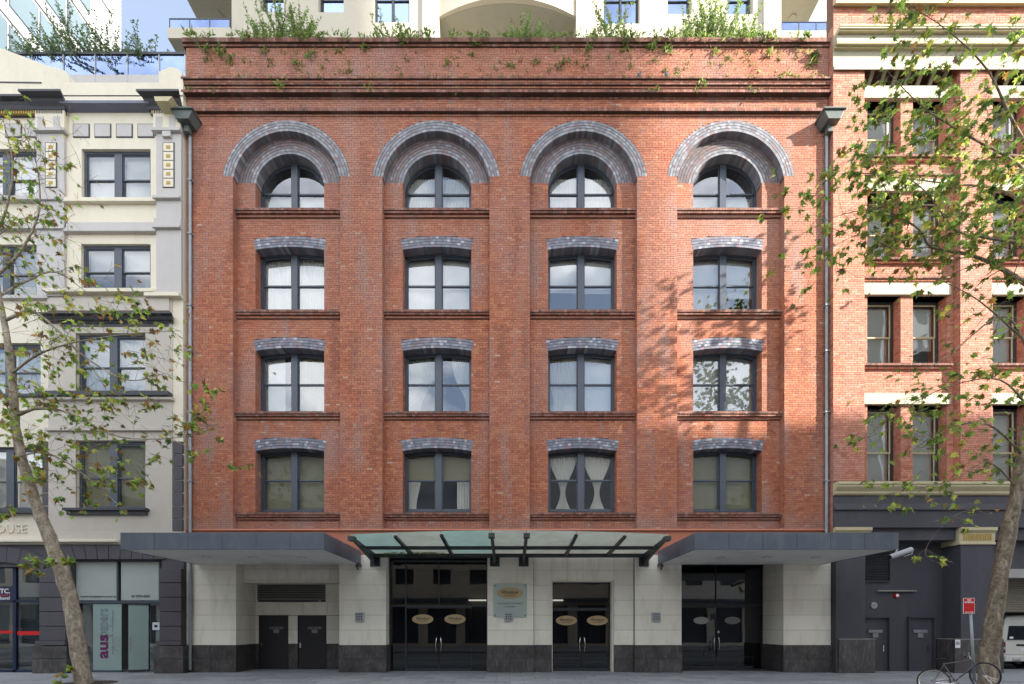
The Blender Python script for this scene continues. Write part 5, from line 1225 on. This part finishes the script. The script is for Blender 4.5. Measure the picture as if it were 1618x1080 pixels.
for (px_, py_, s_) in ((323, 75, .3), (347, 80, .32), (362, 90, .25), (416, 80, .22), (488, 86, .26), (467, 97, .2), (576, 73, .25), (636, 62, .35), (707, 97, .2), (752, 68, .3), (808, 102, .2), (884, 102, .3), (930, 75, .25), (992, 70, .35), (1035, 72, .38), (1056, 80, .28), (1130, 80, .2), (1216, 85, .25), (1222, 62, .3), (445, 140, .3), (1285, 85, .3), (1288, 95, .25), (1110, 137, .2)):
    tuft(PX(px_, 17.9), -.06 if py_ < 120 else -.17, PZ(py_, 17.9), s_, 24)
for _ in range(70): x = random.uniform(-4.9, -2.4); tuft(x, -.30, 4.66, random.uniform(.08, .18), 5)
for _ in range(26): tuft(random.uniform(14.2, 16.6), YB - .04, random.uniform(25.2, 25.85), random.uniform(.1, .22), 10)
wd.build('wall_weeds', M['leaf'], None, kind='stuff', label='small green weeds rooted in the brick parapet and gutter')

# ================================================================ PIGEONS
for px_, lb, fl_x in ((1012, 'dark pigeon standing upright on the brick ledge, the left one of two', 1), (1056, 'dark pigeon crouching on the brick ledge, the right one of two', -1)):
    x = PX(px_, 17.7); z = 23.288; y = -.12; r = root('pigeon', (x, y, z), lb, 'bird', 'pigeons on the brick ledge')
    b = MB(); b.ball((x, y, z + .13), (.085, .07, .10)); b.ball((x + .04 * fl_x, y - .02, z + .235), (.04, .035, .045)); b.tube([(x + .03 * fl_x, y, z + .18), (x + .04 * fl_x, y - .02, z + .23)], [.05, .035], 8); b.tube([(x - .06 * fl_x, y, z + .1), (x - .16 * fl_x, y, z + .04)], [.04, .018], 6)
    b.build('body', M['pigeon'], r, smooth=True); MB().tube([(x + .075 * fl_x, y - .03, z + .235), (x + .105 * fl_x, y - .035, z + .228)], [.01, .003], 5).build('beak', M['black'], r)
    MB().tube([(x - .02, y, z), (x - .02, y, z + .06)], .006, 4).tube([(x + .02, y, z), (x + .02, y, z + .06)], .006, 4).build('legs', M['red'], r)

# ================================================================ SECURITY CAMERA, SIGN, BICYCLE, VAN
sc_ = root('security_camera', (12.2, -3.5, 4.25), 'white tubular security camera fixed at the right awning corner', 'camera')
a = Vector(P3(1406, 880, -3.65, 0)[:3]); b = Vector(P3(1440, 868, -3.65, 0)[:3])
MB().tube([a, b], .085, 12).build('housing', M['wlight'], sc_, smooth=False); MB().tube([a + (a - b) * .02, a - (a - b) * .0], .07, 12).build('lens', M['black'], sc_)
MB().tube([a + (b - a) * .3 + Vector((0, .06, 0)), Vector((12.28, -3.58, 4.3))], .02, 6).tube([a + (b - a) * .35 + Vector((0, 0, .09)), Vector((12.45, -3.7, 4.22)), a + (b - a) * .6 + Vector((0, -.04, -.13)), b + Vector((-.02, -.05, -.14)), b + Vector((.02, -.02, -.02))], .012, 6).build('bracket', M['wlight'], sc_, smooth=True)
sg = root('parking_sign', (PX(1541, 12), -6, 0), 'red no stopping sign on a leaning grey pole', 'sign')
pb, pt = Vector((PX(1541, 12), -6, 0)), Vector(P3(1532, 948, -6, 0)[:3]); MB().tube([pb, pt], .032, 12).build('pole', M['zinc'], sg, smooth=True)
sx_, sz_ = PX(1528, 12), PZ(957, 12)
pl = box('sign_plate', M['white'], sg, sx_ - .152, sx_ + .152, -6.05, -6.045, sz_ - .205, sz_ + .205); MB().box(sx_ - .14, sx_ + .14, -6.054, -6.051, sz_ - .193, sz_ + .193).build('red_face', M['red'], pl)
text('NO', .062, M['white'], pl, (sx_, -6.057, sz_ + .15), bold=.002); text('STOPPING', .052, M['white'], pl, (sx_, -6.057, sz_ + .09), width=.24, bold=.002)
MB().prism([(sx_ - .11, sz_ - .165), (sx_ - .075, sz_ - .185), (sx_ - .075, sz_ - .172), (sx_ + .075, sz_ - .172), (sx_ + .075, sz_ - .185), (sx_ + .11, sz_ - .165), (sx_ + .075, sz_ - .145), (sx_ + .075, sz_ - .158), (sx_ - .075, sz_ - .158), (sx_ - .075, sz_ - .145)], -6.058, -6.055).build('arrow', M['white'], pl)
# bicycle: built along its own x axis, then stood against the pole
bk = root('bicycle', (PX(1496, 12), -5.75, .0), 'dark grey bicycle chained to the leaning sign pole with its front wheel turned', 'bicycle', rot=(R(-14), R(-13), R(-38)), local=True)
def wheel(cx, cz, ax, rr=.33):
    w_ = MB().torus((0, 0, 0), ax, rr, .018, 32, 8).mesh('tyre', M['rubber']); hub = MB().torus((0, 0, 0), ax, rr - .024, .012, 32, 6)
    axv = Vector(ax).normalized(); u = axv.orthogonal().normalized(); v = axv.cross(u)
    wo = put('wheel', MB().tube([-axv * .05, axv * .05], .02, 8).mesh('wheel', M['wlight']), bk, (cx, 0, cz)); put('tyre', w_, wo); put('rim', hub.mesh('rim', M['chrome']), wo)
    sp_ = MB()
    for i in range(20): t = 2 * PI * i / 20; sp_.tube([axv * (.03 if i % 2 else -.03), (u * math.cos(t) + v * math.sin(t)) * (rr - .02)], .0018, 3, cap=False)
    put('spokes', sp_.mesh('spokes', M['chrome']), wo)
wheel(0, .35, (0, 1, 0)); wheel(1.0, .35, (.62, .78, 0))
fr = MB(); bb = Vector((.42, 0, .30)); se = Vector((.30, 0, .78)); hd_ = Vector((.86, 0, .80)); hb = Vector((.90, 0, .66)); ra = Vector((0, 0, .35)); fa = Vector((1.0, 0, .35))
for p, q_, r_ in ((bb, se, .016), (se, hd_, .015), (bb, hb, .019), (hd_, hb, .02)): fr.tube([p, q_], r_, 8)
for s in (-.045, .045): fr.tube([ra + Vector((0, s, 0)), bb + Vector((0, s * .5, 0))], .009, 6); fr.tube([ra + Vector((0, s, 0)), se + Vector((0, s * .3, -.03))], .008, 6); fr.tube([hb + Vector((0, s, 0)), fa + Vector((0, s, 0))], .011, 6)
put('frame', fr.mesh('frame', M['bikepaint']), bk)
sd_ = MB().tube([se, se + Vector((-.02, 0, .12))], .013, 8).ball((.27, 0, .92), (.12, .06, .025)); put('saddle', sd_.mesh('saddle', M['rubber']), bk)
put('handlebar', MB().tube([hd_, hd_ + Vector((-.02, 0, .12))], .014, 8).tube([(.80, -.28, .95), (.84, -.15, .94), (.85, 0, .93), (.84, .15, .94), (.80, .28, .95)], .011, 6).mesh('handlebar', M['chrome']), bk)
put('grip', MB().tube([(.78, -.32, .95), (.81, -.22, .95)], .016, 6).tube([(.78, .32, .95), (.81, .22, .95)], .016, 6).mesh('grip', M['rubber']), bk)
put('chainring', MB().torus((.42, -.05, .30), (0, 1, 0), .085, .006, 24, 4).torus((.0, -.05, .35), (0, 1, 0), .04, .012, 16, 4).tube([(.42, -.05, .385), (0, -.05, .39)], .004, 4).tube([(.42, -.05, .215), (0, -.05, .31)], .004, 4).mesh('chainring', M['chrome']), bk)
put('pedal', MB().tube([(.42, -.07, .30), (.48, -.08, .15)], .009, 5).box(.44, .53, -.19, -.09, .13, .15).tube([(.42, .07, .30), (.36, .08, .45)], .009, 5).box(.31, .40, .09, .19, .44, .46).mesh('pedal', M['bikepaint']), bk)
# van
vn = root('white_van', (21.8, 3.6, 0), 'white van parked in the driveway at the right edge seen from behind', 'van')
V0, V1, VY = 20.87, 22.77, 1.3
sec = [(V0 + .04, .32), (V0, .55), (V0, 1.15), (V0 + .06, 1.75), (V0 + .13, 2.12), (V0 + .24, 2.24), ((V0 + V1) / 2, 2.29), (V1 - .24, 2.24), (V1 - .13, 2.12), (V1 - .06, 1.75), (V1, 1.15), (V1, .55), (V1 - .04, .32)]
MB().prism(sec, VY, VY + 4.2).build('body', M['vanwhite'], vn, bevel=.05)
cxv = (V0 + V1) / 2
rwin = MB().prism([(V0 + .20, 1.24), (V1 - .20, 1.24), (V1 - .27, 1.84), (V0 + .27, 1.84)], VY - .022, VY - .004).build('rear_window', M['rubber'], vn, bevel=.008); MB()._add([(V0 + .25, VY - .026, 1.28), (V1 - .25, VY - .026, 1.28), (V1 - .31, VY - .026, 1.8), (V0 + .31, VY - .026, 1.8)], [(0, 1, 2, 3)]).build('pane', M['glass_d'], rwin)
MB().box(V0 + .28, V0 + .44, VY - .032, VY - .028, 1.29, 1.38).build('sticker', M['white'], rwin)
for s in (0, 1):
    xa = V0 - .012 if s == 0 else V1 - .12
    tl = MB().box(xa, xa + .132, VY - .03, VY + .12, .68, 1.16).build('tail_lamp', M['lampred'], vn, bevel=.015); MB().box(xa + .02, xa + .11, VY - .036, VY - .03, .84, .95).build('lamp_lens', M['wlight'], tl)
MB().box(V0 - .01, V1 + .01, VY - .12, VY + .1, .34, .56).build('bumper', M['vanwhite'], vn, bevel=.03)
MB().box(V0 + .3, V0 + .62, VY - .16, VY - .12, .38, .50).build('bumper_step', M['chrome'], vn, bevel=.02); MB().box(cxv - .35, cxv + .35, VY - .02, VY - .002, .98, 1.06).build('handle_recess', M['rubber'], vn); MB().box(cxv - .18, cxv + .18, VY - .012, VY - .003, .78, .90).build('number_plate', M['white'], vn)
MB().box(V0 + .02, V1 - .02, VY - .006, VY - .002, .615, .625).box(V0 + .03, V1 - .03, VY - .006, VY - .002, 1.19, 1.198).build('panel_seam', M['black'], vn)
for y in (2.2, 5.0):
    for x in (V0 + .12, V1 - .12): wh = MB().tube([(x - .1, y, .33), (x + .1, y, .33)], .33, 20).build('wheel', M['rubber'], vn); MB().tube([(x - .11, y, .33), (x + .11, y, .33)], .19, 16).build('rim', M['wlight'], wh)
print('objects', len(bpy.data.objects))
